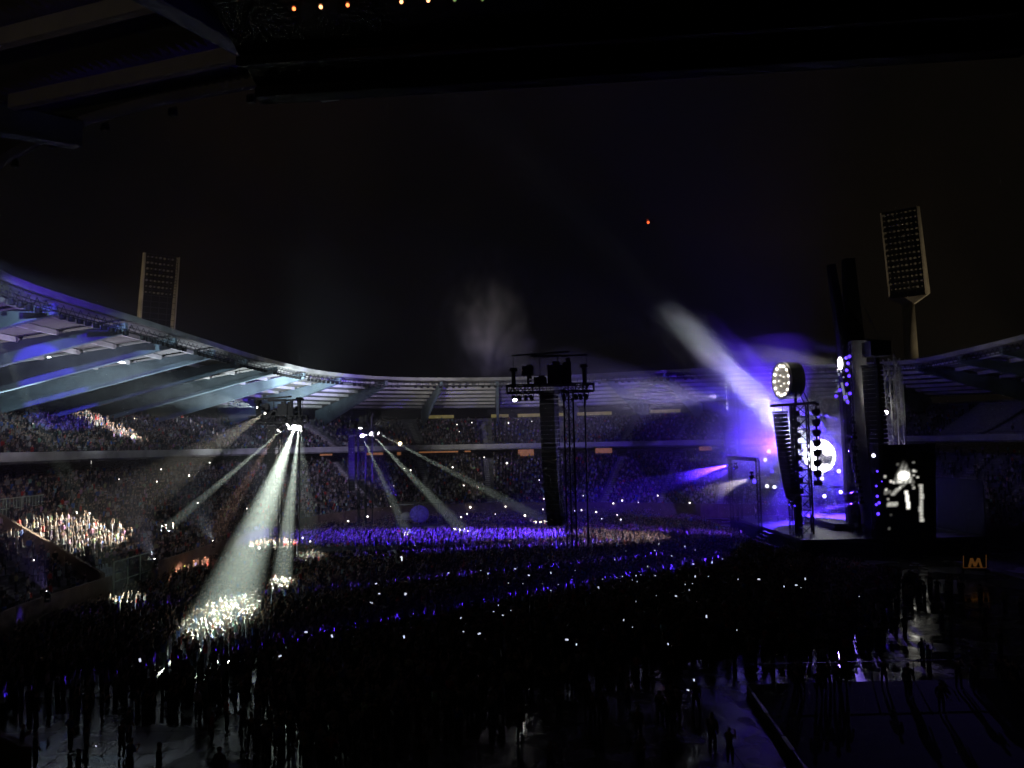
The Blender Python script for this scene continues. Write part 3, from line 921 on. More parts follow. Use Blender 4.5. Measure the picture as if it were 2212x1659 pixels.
# drum shaped round lamps
bulb_d = MB().ball((0, 0, 0), 0.34, 10, 6).mesh('bulb'); bulb_d.materials.append(mat('drum_bulb', (0.8, 0.8, 0.8), 0.3, var=0, emit=(1, 0.96, 0.85), strength=5, sample='NONE'))
def drum_lamp(px, py, Y, r, depth, nvec, label, nbulb=13):
    c = W(px, py, Y)
    n = Vector(nvec).normalized()
    s_ = n.cross(Vector((0, 0, 1))).normalized()
    u_ = s_.cross(n)
    th = empty('drum_lamp', c, label, 'stage lamp', 'round drum lamps beside the stage')
    MB().cyl(c - n * depth, c, r, 36).build('drum', black_metal, th)
    ringm = MB()
    for k in range(36):
        a, b_ = 2 * math.pi * k / 36, 2 * math.pi * (k + 1) / 36
        e = lambda t, rr, o: c + n * o + (s_ * math.cos(t) + u_ * math.sin(t)) * rr
        ringm.hexa([e(a, r * 0.93, 0.02), e(b_, r * 0.93, 0.02), e(b_, r * 1.03, 0.02), e(a, r * 1.03, 0.02)],
                   [e(a, r * 0.93, 0.3), e(b_, r * 0.93, 0.3), e(b_, r * 1.03, 0.3), e(a, r * 1.03, 0.3)])
    ringm.build('rim', fascia_paint, th)
    face = mat('drum_lamp_face', (0.5, 0.48, 0.42), 0.5, var=0.3, scale=2, emit=(0.9, 0.8, 0.6), strength=0.12, sample='NONE')
    MB().cyl(c + n * 0.01, c + n * 0.06, r * 0.9, 36).build('face', face, th)
    for k in range(nbulb):
        a = 2 * math.pi * k / nbulb
        inst('bulb', bulb_d, th, Matrix.Translation(c + n * 0.2 + (s_ * math.cos(a) + u_ * math.sin(a)) * r * 0.80) @ Matrix.Scale(0.50, 4))
    for k in range(5):
        a = 2 * math.pi * k / 5
        inst('bulb', bulb_d, th, Matrix.Translation(c + n * 0.2 + (s_ * math.cos(a) + u_ * math.sin(a)) * r * 0.3) @ Matrix.Scale(0.22, 4))
    return th, c, n, s_, u_
d1, c1, n1_, s1_, u1_ = drum_lamp(1691, 822, 106, 2.5, 1.9, (-0.86, -0.14, 0.0), 'nearer round drum lamp on top of the loudspeaker tower by the stage')
d2, c2, n2_, s2_, u2_ = drum_lamp(1574, 856, 124, 2.45, 0.5, (-0.99, 0.27, 0.0), 'farther round drum lamp, seen nearly edge on, throwing thin parallel beams')
for k in range(6):
    off = u2_ * (2.0 - 0.8 * k)
    spot('beam_light', c2 + n2_ * 0.4 + off, c2 + n2_ * 60 + off * 1.9 + Vector((0, 0, 0.6)), (0.80, 0.9, 1.0), 4e5, 1.6, 0.5, d2, radius=0.1)
for k in range(3):
    off = u1_ * (1.8 - 1.8 * k)
    spot('beam_light', c1 + n1_ * 0.4 + off, c1 + n1_ * 60 + off * 1.5 + Vector((0, 20, 2)), (0.35, 0.3, 1.0), 8e3, 2.0, 0.8, d1, radius=0.1)
# mast that carries the farther drum
b2 = c2 - n2_ * 0.7
MB().truss((b2.x + 0.3, b2.y, 0), (b2.x + 0.3, b2.y, c2.z + 1.5), 0.7, 0.08, 0.8).build('mast', black_metal, d2)
line_array('pale lit loudspeaker array below the farther drum lamp', W(1571, 905, 123), 19, 1.2, 0.52, 0.9, R(-60), R(0.9), R(3))

# loudspeaker tower in front of the stage
bT = floor_at(1742, 1188)
YT = bT.y
pt = empty('loudspeaker_tower', (bT.x, bT.y, 0), 'truss tower before the stage with a column of lamps and a hung loudspeaker array', 'lighting tower')
tt = W(1741, 872, YT)
MB().truss((bT.x, YT, 0), (bT.x, YT, tt.z), 1.75, 0.16, 1.75, side=Vector((0.2, 1, 0))).build('mast', black_metal, pt)
MB().truss((bT.x - 1.05, YT - 0.3, 0.5), (bT.x - 1.05, YT - 0.3, tt.z), 0.55, 0.16, 0.6).build('mast', black_metal, pt)
MB().box((bT.x, YT, 0.7), (4.2, 3.4, 1.4)).build('base_ballast', black_metal, pt)
a, b_ = W(1664, 877, YT), W(1762, 870, YT)
MB().bar(a, b_, 0.4, 0.36).build('top_arm', black_metal, pt)
a, b_ = W(1712, 786, YT), W(1722, 872, YT)
MB().bar(W(1717, 800, YT), W(1719, 874, YT), 0.3).bar(W(1718, 810, YT), W(1748, 872, YT), 0.09).bar(W(1722, 840, YT), W(1738, 872, YT), 0.09).build('drum_bracket', black_metal, pt)
MB().bar(W(1672, 878, YT), W(1672, 893, YT), 0.06).bar(W(1690, 877, YT), W(1690, 893, YT), 0.06).build('chain', black_metal, pt)
line_array('black loudspeaker array curving down beside the stage tower', W(1685, 893, YT - 0.8), 20, 1.55, 0.56, 1.0, R(-66), R(0.62), R(4.0))
for k in range(8):
    p = W(1763 + k * 0.6, 889 + k * 22, YT - 0.6)
    moving_head(p, p + Vector((1, -0.5, 0.05)), 'unlit lamp in the column down the side of the stage loudspeaker tower', 'column of lamps on the loudspeaker tower', size=1.25)
    q = W(1722 + k * 1.2, 893 + k * 24, YT - 0.5)
    MB().box(q, (0.5, 0.5, 0.7)).build('side_fixture', black_metal, pt)

moving_head((bT.x - 2.2, YT + 1.5, 13.5), (33, 150, 15), 'added lamp on the stage loudspeaker tower filling the smoke behind it with violet', 'lamps on the rear stage truss', (0.08, 0.02, 1.0), 1.4e5, 64, 0.8, lens=0.15, glow=blue_glow)  # added lamp that fills the dim side of the smoke with violet
moving_head((bT.x - 2.2, YT + 1.5, 17.0), (40, 150, 26), 'added upper lamp on the stage loudspeaker tower tinting the smoke lilac', 'lamps on the rear stage truss', (0.35, 0.30, 1.0), 1.2e4, 70, 0.8, lens=0.15, glow=blue_glow)  # added lamp that lifts the smoke to lilac
# tall portal column, masts and lamp totem at the rear of the stage
YC = 104
col = empty('portal_column', W(1856, 1190, YC), 'tall pale cloth covered column at the back of the stage', 'stage column')
prev = None
prof = [(1838, 1872, 735), (1842, 1872, 800), (1846, 1872, 900), (1848, 1874, 945), (1838, 1876, 960), (1846, 1880, 1010), (1856, 1882, 1060), (1866, 1886, 1120), (1868, 1888, 1185)]
mb = MB()
for (a, b_, y), (c, d_, y2) in zip(prof[:-1], prof[1:]):
    A, B, C, D = W(a, y, YC), W(b_, y, YC + 1.5), W(d_, y2, YC + 1.5), W(c, y2, YC)
    e = Vector((0.6, 2.4, 0))
    mb.hexa([A, B, C, D], [A + e, B + e, C + e, D + e])
mb.build('cloth_cover', grey_cloth, col)
for (p0, p1, w0, w1, lab) in (((1822, 745), (1795, 572), 1.3, 0.9, 'slimmer dark mast rising above the stage into the sky'), ((1846, 745), (1832, 560), 2.0, 1.3, 'broader dark mast rising above the stage into the sky')):
    a, b_ = W(*p0, YC + 3), W(*p1, YC + 3)
    ms = empty('stage_mast', (a.x, a.y, 0), lab, 'mast', 'masts above the stage')
    MB().bar((a.x, a.y, 0), a, w0, w0).build('lower_mast', black_metal, ms)
    MB().bar(a, b_, w0, w0, w2=w1, h2=w1).build('upper_mast', black_metal, ms)
    MB().bar(W(p1[0] + 6, p1[1] + 40, YC + 3), W(p0[0] + 62, p0[1] + 6, YC + 3), 0.07).build('stay_cable', black_metal, ms)
tot = empty('lamp_totem', W(1820, 1100, YC - 1), 'lamp totem beside the pale column with one blown out white lamp and blue lamps', 'stage lamp')
MB().truss((W(1826, 880, YC).x, YC - 0.8, 0), W(1826, 745, YC - 0.8), 0.9, 0.09, 0.9).build('frame', black_metal, tot)
MB().ball(W(1815, 785, YC - 1.2), 0.32, 10, 6, sz=2.6).build('white_lamp', lens_big, tot, smooth=True)
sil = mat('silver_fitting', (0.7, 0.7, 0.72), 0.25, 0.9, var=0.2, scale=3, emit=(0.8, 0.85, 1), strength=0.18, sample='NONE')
for (x, y) in ((1809, 800), (1812, 808), (1817, 804), (1806, 822), (1811, 834), (1808, 846), (1822, 815)):
    MB().ball(W(x, y, YC - 1.2), 0.14, 7, 5).build('small_lamp', sil, tot)
mb = MB()
pts = [W(1818 + 8 * math.sin(t * 1.2), 826 + 40 * t, YC - 1.2) for t in [i / 8 for i in range(9)]]
for a, b_ in zip(pts[:-1], pts[1:]):
    mb.cyl(a, b_, 0.16, 7)
mb.build('curved_fitting', sil, tot)
mb = MB()
pts = [W(1828 + 5 * t, 848 + 26 * t, YC - 1.2) for t in [i / 5 for i in range(6)]]
for a, b_ in zip(pts[:-1], pts[1:]):
    mb.cyl(a, b_, 0.1, 7)
mb.build('curved_fitting', sil, tot)
for (x, y) in ((1828, 773), (1832, 785), (1829, 800), (1834, 812), (1829, 830), (1836, 850), (1831, 868), (1814, 843), (1826, 858), (1835, 770), (1806, 856)):
    MB().ball(W(x, y, YC - 1.3), 0.22, 8, 5).build('blue_lamp', blue_glow, tot)
spot('wash_light', W(1815, 785, YC - 2), W(1600, 760, YC + 2), (1.0, 0.95, 0.7), 3.0e4, 26, 1.0, tot, radius=0.3)
spot('wash_light', W(1826, 760, YC - 2.4), W(1700, 740, YC - 2), VIOLET, 8.0e4, 24, 1.0, tot, radius=0.3)

# beams that stream across the stage from lamps on the column
bl = [((1842, 912), (1660, 872), BLUE, 5e5, 6.0), ((1846, 945), (1640, 900), BLUE, 5e5, 6.0), ((1848, 975), (1690, 955), VIOLET, 4e5, 6.5), ((1846, 998), (1640, 968), (0.55, 0.5, 1.0), 1.2e5, 4.0),
      ((1850, 1018), (1640, 1000), (0.55, 0.5, 1.0), 1.2e5, 4.0), ((1854, 1040), (1640, 1040), (0.6, 0.55, 1.0), 1e5, 4.0), ((1858, 1062), (1640, 1085), VIOLET, 4e5, 8.0), ((1861, 1085), (1600, 1130), VIOLET, 4e5, 12.0)]
for i, (p, q, c, pw, an) in enumerate(bl):
    moving_head(W(*p, YC - 2.0), W(*q, YC + 6), 'lamp number %s from the top of the pale stage column, beaming across the stage' % ('one', 'two', 'three', 'four', 'five', 'six', 'seven', 'eight')[i], 'lamps up the pale stage column',
                c, pw, an, 0.7, lens=0.16, glow=blue_glow, size=0.8)
# violet washes from the rear truss and the fans that rake the crowd
moving_head((49, 126.4, 18.2), (44, 113, 2), 'lamp on the rear stage truss washing the deck violet', 'lamps on the rear stage truss', (0.06, 0.02, 1.0), 8e5, 52, 0.8, lens=0.2, glow=blue_glow)
moving_head((51, 128.4, 18.2), (47, 104, 10), 'lamp on the rear stage truss washing the pale column violet', 'lamps on the rear stage truss', (0.25, 0.16, 1.0), 5e4, 40, 1.0, lens=0.2, glow=blue_glow)
moving_head((47.5, 128.4, 18.2), (37, 114, 24), 'lamp on the rear stage truss throwing violet into the smoke', 'lamps on the rear stage truss', VIOLET, 1.6e5, 44, 0.8, lens=0.2, glow=blue_glow)
fan = [((31.0, 113.5, 11.0), (-4, 115.5, 1.4), (0.06, 0.015, 1.0), 1.0e6, 19, (1.45, 1.0), 'lamp over the stage lip raking the broad violet band through the crowd'),
       ((35.2, 99.5, 6.2), (14.6, 81.4, 1.5), BLUE, 1.6e6, 15, (0.14, 1.0), 'lamp over the stage lip raking the long blue line across the near crowd'),
       ((35.2, 101.2, 6.2), (11.0, 88.7, 1.5), BLUE, 1.2e6, 15, (0.12, 1.0), 'lamp over the stage lip raking the shorter blue line through the crowd'),
       ((31.0, 110.7, 10.6), (4.0, 103.0, 1.4), (0.06, 0.02, 1.0), 1.0e6, 21, (0.16, 1.0), 'lamp over the stage lip raking a narrow violet line through the crowd'),
       ((31.0, 103.4, 9.6), (12, 110, 1.4), (0.80, 0.66, 0.75), 3e4, 50, (1.0, 0.6), 'lamp over the stage lip dimly lighting the front of the crowd')]
lp = empty('lamp_gantry', (31.4, 108, 0), 'thin dark lamp gantry along the barrier before the stage', 'lighting gantry')
MB().truss((31.4, 102, 11.9), (31.4, 115, 11.9), 0.4, 0.06, 0.6).truss((31.4, 102, 0), (31.4, 102, 11.9), 0.4, 0.05, 0.6).truss((31.4, 115, 0), (31.4, 115, 11.9), 0.4, 0.05, 0.6).build('truss', black_metal, lp)
MB().truss((35.4, 98.8, 7.2), (35.4, 102, 7.2), 0.4, 0.06, 0.5).truss((35.4, 98.8, 2.2), (35.4, 98.8, 7.2), 0.4, 0.06, 0.6).truss((35.4, 102, 2.2), (35.4, 102, 7.2), 0.4, 0.06, 0.6).build('truss', black_metal, lp)
for (p, q, c, pw, an, sc_, lab) in fan:
    moving_head(p, q, lab, 'raking lamps over the stage lip', c, pw, an, 0.5, lens=0.12, glow=blue_glow, scale=sc_, size=0.8)

# hanging lamp balls and small stage lights
ball_w = mat('hanging_lamp_white', (0.8, 0.8, 0.9), 0.3, var=0, emit=(0.9, 0.88, 1.0), strength=5, sample='NONE')
for i, (x, y, mm, r_) in enumerate(((1661, 975, ball_w, .26), (1653, 993, ball_w, .26), (1673, 1052, ball_w, .26), (1657, 1050, ball_w, .26), (1812, 1018, ball_w, .28), (1775, 1023, ball_w, .26), (1776, 1034, ball_w, .26), (1781, 1072, ball_w, .26),
                             (1870, 1018, ball_w, .22), (1816, 1063, ball_w, .26), (1695, 1010, blue_glow, .3), (1668, 1018, blue_glow, .28), (1702, 1056, blue_glow, .35), (1712, 1020, blue_glow, .3), (1850, 1055, blue_glow, .4), (1840, 1035, blue_glow, .3), (1630, 1040, blue_glow, .35), (1790, 1055, blue_glow, .3))):
    p = W(x, y, 121)
    th = empty('hanging_lamp', p, '%s lamp ball hanging over the stage' % ('white' if mm is ball_w else 'blue'), 'stage lamp', 'lamp balls hanging over the stage')
    MB().ball(p, r_, 8, 6).build('globe', mm, th)
    MB().bar(p, (p.x, p.y, 19), 0.025).build('cable', black_metal, th)
MB().truss((36, 121, 19.1), (56, 121, 19.1), 0.5, 0.07, 0.6).build('rear_truss', dark_steel, stage)

# right hand hang, truss ladder and side screen
YR = 100
bx = empty('winch_box', W(1893, 752, YR + 2), 'black box platform at the top of the hang beside the pale column', 'platform')
MB().box(W(1893, 754, YR + 2), (2.6, 2.6, 1.9)).build('case', black_metal, bx)
MB().bar(W(1872, 735, YR + 2), W(1916, 738, YR + 2), 0.3).bar(W(1893, 772, YR + 2), (W(1893, 772, YR + 2).x, YR + 2, 0), 0.5).build('frame', black_metal, bx)
line_array('black loudspeaker array between the pale column and the video screen', W(1884, 792, YR), 38, 2.2, 0.57, 1.2, R(-60), R(0.16), R(1.2))
lad = empty('truss_ladder', W(1930, 1180, YR + 5), 'bright aluminium truss tower with rungs beside the video screen', 'truss tower')
tp, bt = W(1925, 775, YR + 5), W(1938, 948, YR + 5)
MB().truss((bt.x, bt.y, 0), tp, 1.5, 0.12, 1.5).build('frame', alu, lad)
mb = MB()
for i in range(24):
    p = W(1941 + i * 0.35, 800 + i * 6, YR + 4)
    mb.bar(p, p + Vector((0.45, 0, 0)), 0.06)
for dx in (0, 0.45):
    mb.bar(W(1941, 795, YR + 4) + Vector((dx, 0, 0)), W(1950, 945, YR + 4) + Vector((dx, 0, 0)), 0.06)
mb.build('rungs', alu, lad)
MB().hexa([W(1928, 760, YR + 7), W(1943, 785, YR + 7), W(1950, 945, YR + 7), W(1932, 945, YR + 7)], [p + Vector((0.3, 0.5, 0)) for p in (W(1928, 760, YR + 7), W(1943, 785, YR + 7), W(1950, 945, YR + 7), W(1932, 945, YR + 7))]).build('side_sheet', grey_cloth, lad)
lampl = W(1914, 891, YR + 3)
MB().ball(lampl, 0.25, 8, 6).build('work_lamp', lens_big, lad)
spot('work_light', lampl + Vector((0, -0.4, 0)), W(1930, 850, YR + 6), (1, 0.97, 0.85), 900, 150, 0.5, lad, radius=0.2)

# side video screen: a frame and a lit picture of a performer made of screen pixels
scr = empty('video_screen', W(1950, 1190, 97), 'tall side video screen showing a black and white close picture of a performer', 'video screen')
c00, c10, c11, c01 = W(1884, 1190, 98), W(2022, 1186, 96), W(2020, 958, 96), W(1884, 962, 98)
e = Vector((0.2, 0.6, 0))
MB().hexa([c00, c10, c11, c01], [p + e for p in (c00, c10, c11, c01)]).build('cabinet', black_cloth, scr)
NX, NY = 64, 106
img = np.zeros((NY, NX))
yy, xx = np.mgrid[0:NY, 0:NX]
PX, PY = 1884 + (xx + 0.5) / NX * 138, 960 + (yy + 0.5) / NY * 228     # picture coordinates of the screen dots
def soft(d, w):
    return np.clip(1 - d / w, 0, 1)
head = np.hypot((PX - 1953) / 17, (PY - 1027) / 17)
img += np.clip((PY - 992) / 30, 0, 1) ** 2 * np.clip(1 - (np.abs(PX - 1953) / (3 + (PY - 990) * 0.40)) ** 3, 0, 1) * (PY < 1043) * (PY > 990) * (0.35 + 0.3 * np.sin(PX * 0.7 + PY * 0.2))
img += 2.2 * soft(np.hypot((PX - 1953) / 14, (PY - 1028) / 10), 1.0) ** 0.35
img += np.where((np.abs(PX - (1959 + (PY - 1065) * 0.13)) < 3.2) & (PY > 1062) & (PY < 1100), 1.2, 0)
sl = 1988 + 3.5 * np.sin((PY - 1040) / 22.0) + np.where(PY > 1100, (PY - 1100) * 0.25, 0)
img += np.where((np.abs(PX - sl) < 3.6) & (PY > 1048) & (PY < 1128), 0.34 + 0.16 * np.sin(PY * 0.9), 0)
img += np.where((np.abs(PX - 1928) < 11) & (np.abs(PY - 1089 + (PX - 1928) * 0.1) < 4.2), 0.30, 0)
img += np.where((np.abs(PX - 1918) < 8) & (np.abs(PY - 1063 + (PX - 1918) * 0.25) < 3), 0.12, 0)
img += np.where((np.abs((PX - 1935) + (PY - 1062) * 0.9) < 5) & (np.abs(PY - 1062) < 8), 0.25, 0)
img += np.where((np.abs((PX - 1950) + (PY - 1050) * 1.2) < 4) & (np.abs(PY - 1050) < 6), 0.16, 0)
for (x, y, a) in ((1912, 1029, .6), (1915, 1057, .9), (1931, 1042, .8), (1944, 1042, .8), (1925, 1040, .8), (1974, 1018, .7), (1979, 1019, .5), (1974, 1028, .8), (1984, 1032, .9), (1974, 1000, .25), (1919, 1078, .3), (1975, 1055, .6), (1972, 1048, .2), (1945, 1053, .5), (1921, 1141, .1), (1925, 1112, .07), (1940, 1003, .1)):
    img += a * (np.hypot(PX - x, (PY - y) * 1.3) < 2.3)
kern = np.array([.25, .5, .25])
for ax in (0, 1):
    img = np.apply_along_axis(lambda r: np.convolve(r, kern, 'same'), ax, img)
img *= 0.8 + 0.4 * rng.random((NY, NX))
img *= np.where(yy % 8 == 0, 0.75, 1.0)
vs, fs, cols = [], [], []
for j in range(NY + 1):
    for i in range(NX + 1):
        u_, v_ = i / NX, j / NY
        p = (c01 * (1 - u_) + c11 * u_) * (1 - v_) + (c00 * (1 - u_) + c10 * u_) * v_
        vs.append(p - Vector((0.03, 0.12, 0)))
for j in range(NY):
    for i in range(NX):
        a = j * (NX + 1) + i
        fs.append((a, a + NX + 1, a + NX + 2, a + 1))
        cols.append(img[j, i])
so = MB().add(vs, fs).build('display', vcol_mat('led_screen', 0.4, True, 1.6), scr)
ca = so.data.color_attributes.new('tint', 'FLOAT_COLOR', 'CORNER')
cc = np.repeat(np.array(cols), 4)
ca.data.foreach_set('color', np.stack([cc, cc * 0.98, cc * 0.88, np.ones_like(cc)], 1).astype(np.float32).ravel())
so.data.materials[0].cycles.emission_sampling = 'FRONT'
bar_ = empty('blue_lamp_column', W(1890, 1190, 96.5), 'dark column of small blue lamps beside the video screen', 'stage lamp')
MB().truss((W(1891, 1100, 96.5).x, 96.5, 0), (W(1889, 960, 96.5)), 0.6, 0.07, 0.7).build('frame', black_metal, bar_)
for (x, y, r_) in ((1887, 984, .22), (1895, 1018, .13), (1893, 1050, .13), (1895, 1072, .17), (1893, 1090, .16), (1899, 1086, .18), (1897, 1110, .2), (1905, 1040, .08)):
    MB().ball(W(x, y, 96), r_, 8, 5).build('blue_lamp', ball_w if y == 984 else blue_glow, bar_)
# stacked flight cases, steps and barriers at the foot of the stage
pale_edge = mat('pale_case_edge', (0.5, 0.5, 0.52), 0.4, 0.3, var=0.2, scale=3)
for i, (x, y) in enumerate(((1820, 1172), (1835, 1178), (1850, 1183), (1700, 1150), (1772, 1162))):
    p = floor_at(x, y, 1.0)
    th = empty('flight_case', (p.x, p.y, 0), ('long pale edged flight case nearest the pale column', 'middle of three long flight cases at the foot of the stage', 'flight case nearest the video screen', 'flight case beside the stage steps', 'flight case under the stage lip')[i], 'case', 'flight cases at the foot of the stage')
    MB().box((p.x, p.y, 0.55), (2.2, 0.9, 1.06)).build('case_body', black_cloth, th)
    MB().bar((p.x - 1.1, p.y - 0.46, 1.09), (p.x + 1.1, p.y - 0.46, 1.09), 0.06).bar((p.x - 1.1, p.y + 0.46, 1.09), (p.x + 1.1, p.y + 0.46, 1.09), 0.06).build('case_edge', pale_edge, th)
bf_me = MB()
bf_me.bar((-1.2, 0, 0.1), (1.2, 0, 0.1), 0.05).bar((-1.2, 0, 1.15), (1.2, 0, 1.15), 0.05).bar((-1.2, 0, 0), (-1.2, 0, 1.15), 0.05).bar((1.2, 0, 0), (1.2, 0, 1.15), 0.05)
for k in range(11):
    bf_me.bar((-1 + k * 0.2, 0, 0.1), (-1 + k * 0.2, 0, 1.15), 0.025)
bf_me = bf_me.mesh('barrier'); bf_me.materials.append(alu)
for i in range(26):
    o = inst('crowd_barrier', bf_me, None, Matrix.Translation((32.2 + 0.3 * math.sin(i), 80 + i * 2.45, 0)) @ Matrix.Rotation(R(90 + 6 * math.sin(i * 1.7)), 4, 'Z'))
    tag(o, 'metal crowd barrier in the row between the crowd and the stage', 'barrier', 'crowd barriers before the stage')

# sign with an M on the dark stall by the right stand
sg = empty('stall_sign', W(2105, 1225, 80), 'dim orange sign with a letter M on a dark stall', 'sign')
o0, o1, o2, o3 = W(2080, 1200, 80), W(2129, 1198, 80), W(2129, 1226, 80), W(2080, 1226, 80)
sg_m = mat('sign_orange', (0.4, 0.2, 0.06), 0.6, var=0.3, scale=4, emit=(1.0, 0.42, 0.10), strength=0.045, sample='NONE')
MB().hexa([o0, o1, o2, o3], [p + Vector((0.1, 0.3, 0)) for p in (o0, o1, o2, o3)]).build('sign_board', black_cloth, sg)
mb = MB()
for (a, b_) in (((2094, 1225), (2099, 1206)), ((2099, 1206), (2106, 1223)), ((2106, 1223), (2114, 1206)), ((2114, 1206), (2120, 1225))):
    mb.bar(W(*a, 79.9), W(*b_, 79.9), 0.14, 0.2)
mb.build('letter', sg_m, sg)
mb = MB()
for a, b_ in ((o0, o3), (o3, o2), (o1, o2)):
    mb.bar(a - Vector((0, 0.1, 0)), b_ - Vector((0, 0.1, 0)), 0.05)
mb.build('sign_edge', sg_m, sg)
MB().bar(o3, (o3.x, o3.y, 0), 0.1).bar(o2, (o2.x, o2.y, 0), 0.1).build('sign_leg', black_metal, sg)

# mixing position on the floor
fp = floor_at(905, 1158)
foh = empty('mixing_tower', (fp.x, fp.y, 0), 'two level mixing platform on the floor with a ball of cloth given a blue glow', 'platform')
X0, Y0 = fp.x, fp.y
for z in (1.6, 5.2):
    MB().box((X0, Y0 + 1.2, z), (7.0, 4.5, 0.15)).build('platform_deck', dark_steel, foh)
for sx in (-3.4, 0, 3.4):
    for sy in (-2.1, 2.1):
        MB().bar((X0 + sx, Y0 + sy, 0), (X0 + sx, Y0 + sy, 5.4), 0.12).build('post', dark_steel, foh)
mb = MB()
for z in (2.9, 3.3, 5.2):
    mb.bar((X0 - 3.4, Y0 - 2.2, z), (X0 - 0.5, Y0 - 2.2, z), 0.06)
mb.build('guard_rail', alu, foh)
MB().box((X0 + 2.8, Y0 - 0.5, 1.6), (3.6, 3.0, 0.1)).box((X0 + 1.1, Y0 - 1.8, 0.8), (0.15, 0.15, 1.6)).box((X0 + 4.5, Y0 - 1.8, 0.8), (0.15, 0.15, 1.6)).build('desk_canopy', grey_cloth, foh)
cb = MB().ball((X0 + 0.2, Y0 - 0.9, 3.6), 1.55, 16, 10, sz=0.9)
cloth_blue_glow = mat('ball_painted_blue_light', (0.10, 0.09, 0.30), 0.8, var=0.6, scale=2.5, emit=(0.10, 0.05, 0.85), strength=0.08, sample='NONE')  # blue light on the cloth put in as colour and emission
cb.build('cloth_ball', cloth_blue_glow, foh, smooth=True)
MB().ball((X0 - 1.9, Y0 - 0.8, 3.3), 0.85, 12, 8, sz=0.8).build('pale_case', fascia_paint, foh, smooth=True)
moving_head((X0 - 3.0, Y0 - 1.8, 6.3), (bB.x, bB.y, 13.5), 'added lamp on the mixing platform lighting the far corner tower violet', 'added lamps on the mixing platform', VIOLET, 6e4, 46, 0.7, lens=0.12, glow=blue_glow, hang=False, size=0.7)  # added lamp, put here to turn the far corner tower violet
# low runway stage on the floor
rp_ = floor_at(772, 1216)
rw = empty('runway_stage', (rp_.x, rp_.y, 0), 'low black satellite stage in the middle of the crowd with a bent pale rail', 'stage')
MB().box((rp_.x, rp_.y + 2, 0.8), (10.5, 4.5, 1.5)).build('platform', black_cloth, rw)
MB().box((rp_.x + 8.5, rp_.y + 5, 0.7), (8, 1.6, 1.3), rz=0.35).build('walkway', black_cloth, rw)
mb = MB()
pts = [floor_at(838, 1192, 1.6), floor_at(852, 1190, 2.2), floor_at(858, 1198, 2.2), floor_at(852, 1208, 1.4)]
for a, b_ in zip(pts[:-1], pts[1:]):
    mb.cyl(a, b_, 0.14, 7)
mb.build('bent_rail', fascia_paint, rw)
MB().bar(floor_at(700, 1205, 1.6), floor_at(836, 1196, 1.6), 0.06).build('edge_rail', alu, rw)
pp = floor_at(867, 1207, 1.4)
MB().box(pp, (0.22, 0.1, 0.5)).build('monitor', mat('monitor_glow', (0.5, 0.5, 0.5), 0.4, var=0, emit=(0.9, 0.95, 1.0), strength=1.4, sample='NONE'), rw)

# dark viewing platform in the near corner of the floor
q0, q1 = floor_at(1612, 1478, 0.5), floor_at(1692, 1592, 0.5)
vp = empty('viewing_platform', (q1.x + 10, q1.y + 4, 0), 'dark raised viewing platform at the near corner of the floor with a pale worn edge', 'platform')
far_r = Vector((q0.x + 34, q0.y + 0.5, 0.5)); near_r = Vector((q1.x + 34, q1.y - 6, 0.5)); near_l = q1 + (q1 - q0) * 0.8
MB().hexa([Vector((p.x, p.y, 0.03)) for p in (q0, far_r, near_r, near_l)], [q0, far_r, near_r, near_l]).build('deck', black_cloth, vp)
dl = (near_l - q0)
for k in range(9):
    a, b_ = q0 + dl * (k / 9 + 0.004), q0 + dl * ((k + 1) / 9 - 0.004)
    MB().bar(a + Vector((0, 0, 0.03)), b_ + Vector((0, 0, 0.03)), 0.10 + 0.05 * (k % 3), 0.05).build('edge_board', pale_edge if k in (1, 2, 5) else black_metal, vp)
for k in range(14):
    a, b_ = q0.lerp(far_r, k / 14), q0.lerp(far_r, (k + 1) / 14)
    MB().bar(a, a + Vector((0, 0, 1.1)), 0.05).bar(a + Vector((0, 0, 1.1)), b_ + Vector((0, 0, 1.1)), 0.05).build('railing', dark_steel, vp)
# aircraft far above the bowl
ap = CAM + pix_dir(1400, 478) * 1500
ac = empty('aircraft', ap, 'distant aircraft in the night sky showing one red light', 'aircraft')
MB().cyl(ap + Vector((-14, 0, 0)), ap + Vector((14, 0, 0)), 1.6, 10, 1.2).build('fuselage', dark_steel, ac)
MB().hexa([ap + Vector(p) for p in ((-3, 0, -.3), (3, 0, -.3), (3, 0, .1), (-3, 0, .1))], [ap + Vector(p) for p in ((-6, -15, .3), (-4, -15, .3), (-4, -15, .5), (-6, -15, .5))]).hexa([ap + Vector(p) for p in ((-3, 0, -.3), (3, 0, -.3), (3, 0, .1), (-3, 0, .1))], [ap + Vector(p) for p in ((-6, 15, .3), (-4, 15, .3), (-4, 15, .5), (-6, 15, .5))]).build('wing', dark_steel, ac)
MB().ball(ap + Vector((0, -1, -2.5)), 2.4, 8, 6).build('red_light', mat('red_beacon', (0.5, 0.05, 0.02), 0.4, var=0, emit=(1.0, 0.12, 0.03), strength=2.2, sample='NONE'), ac)

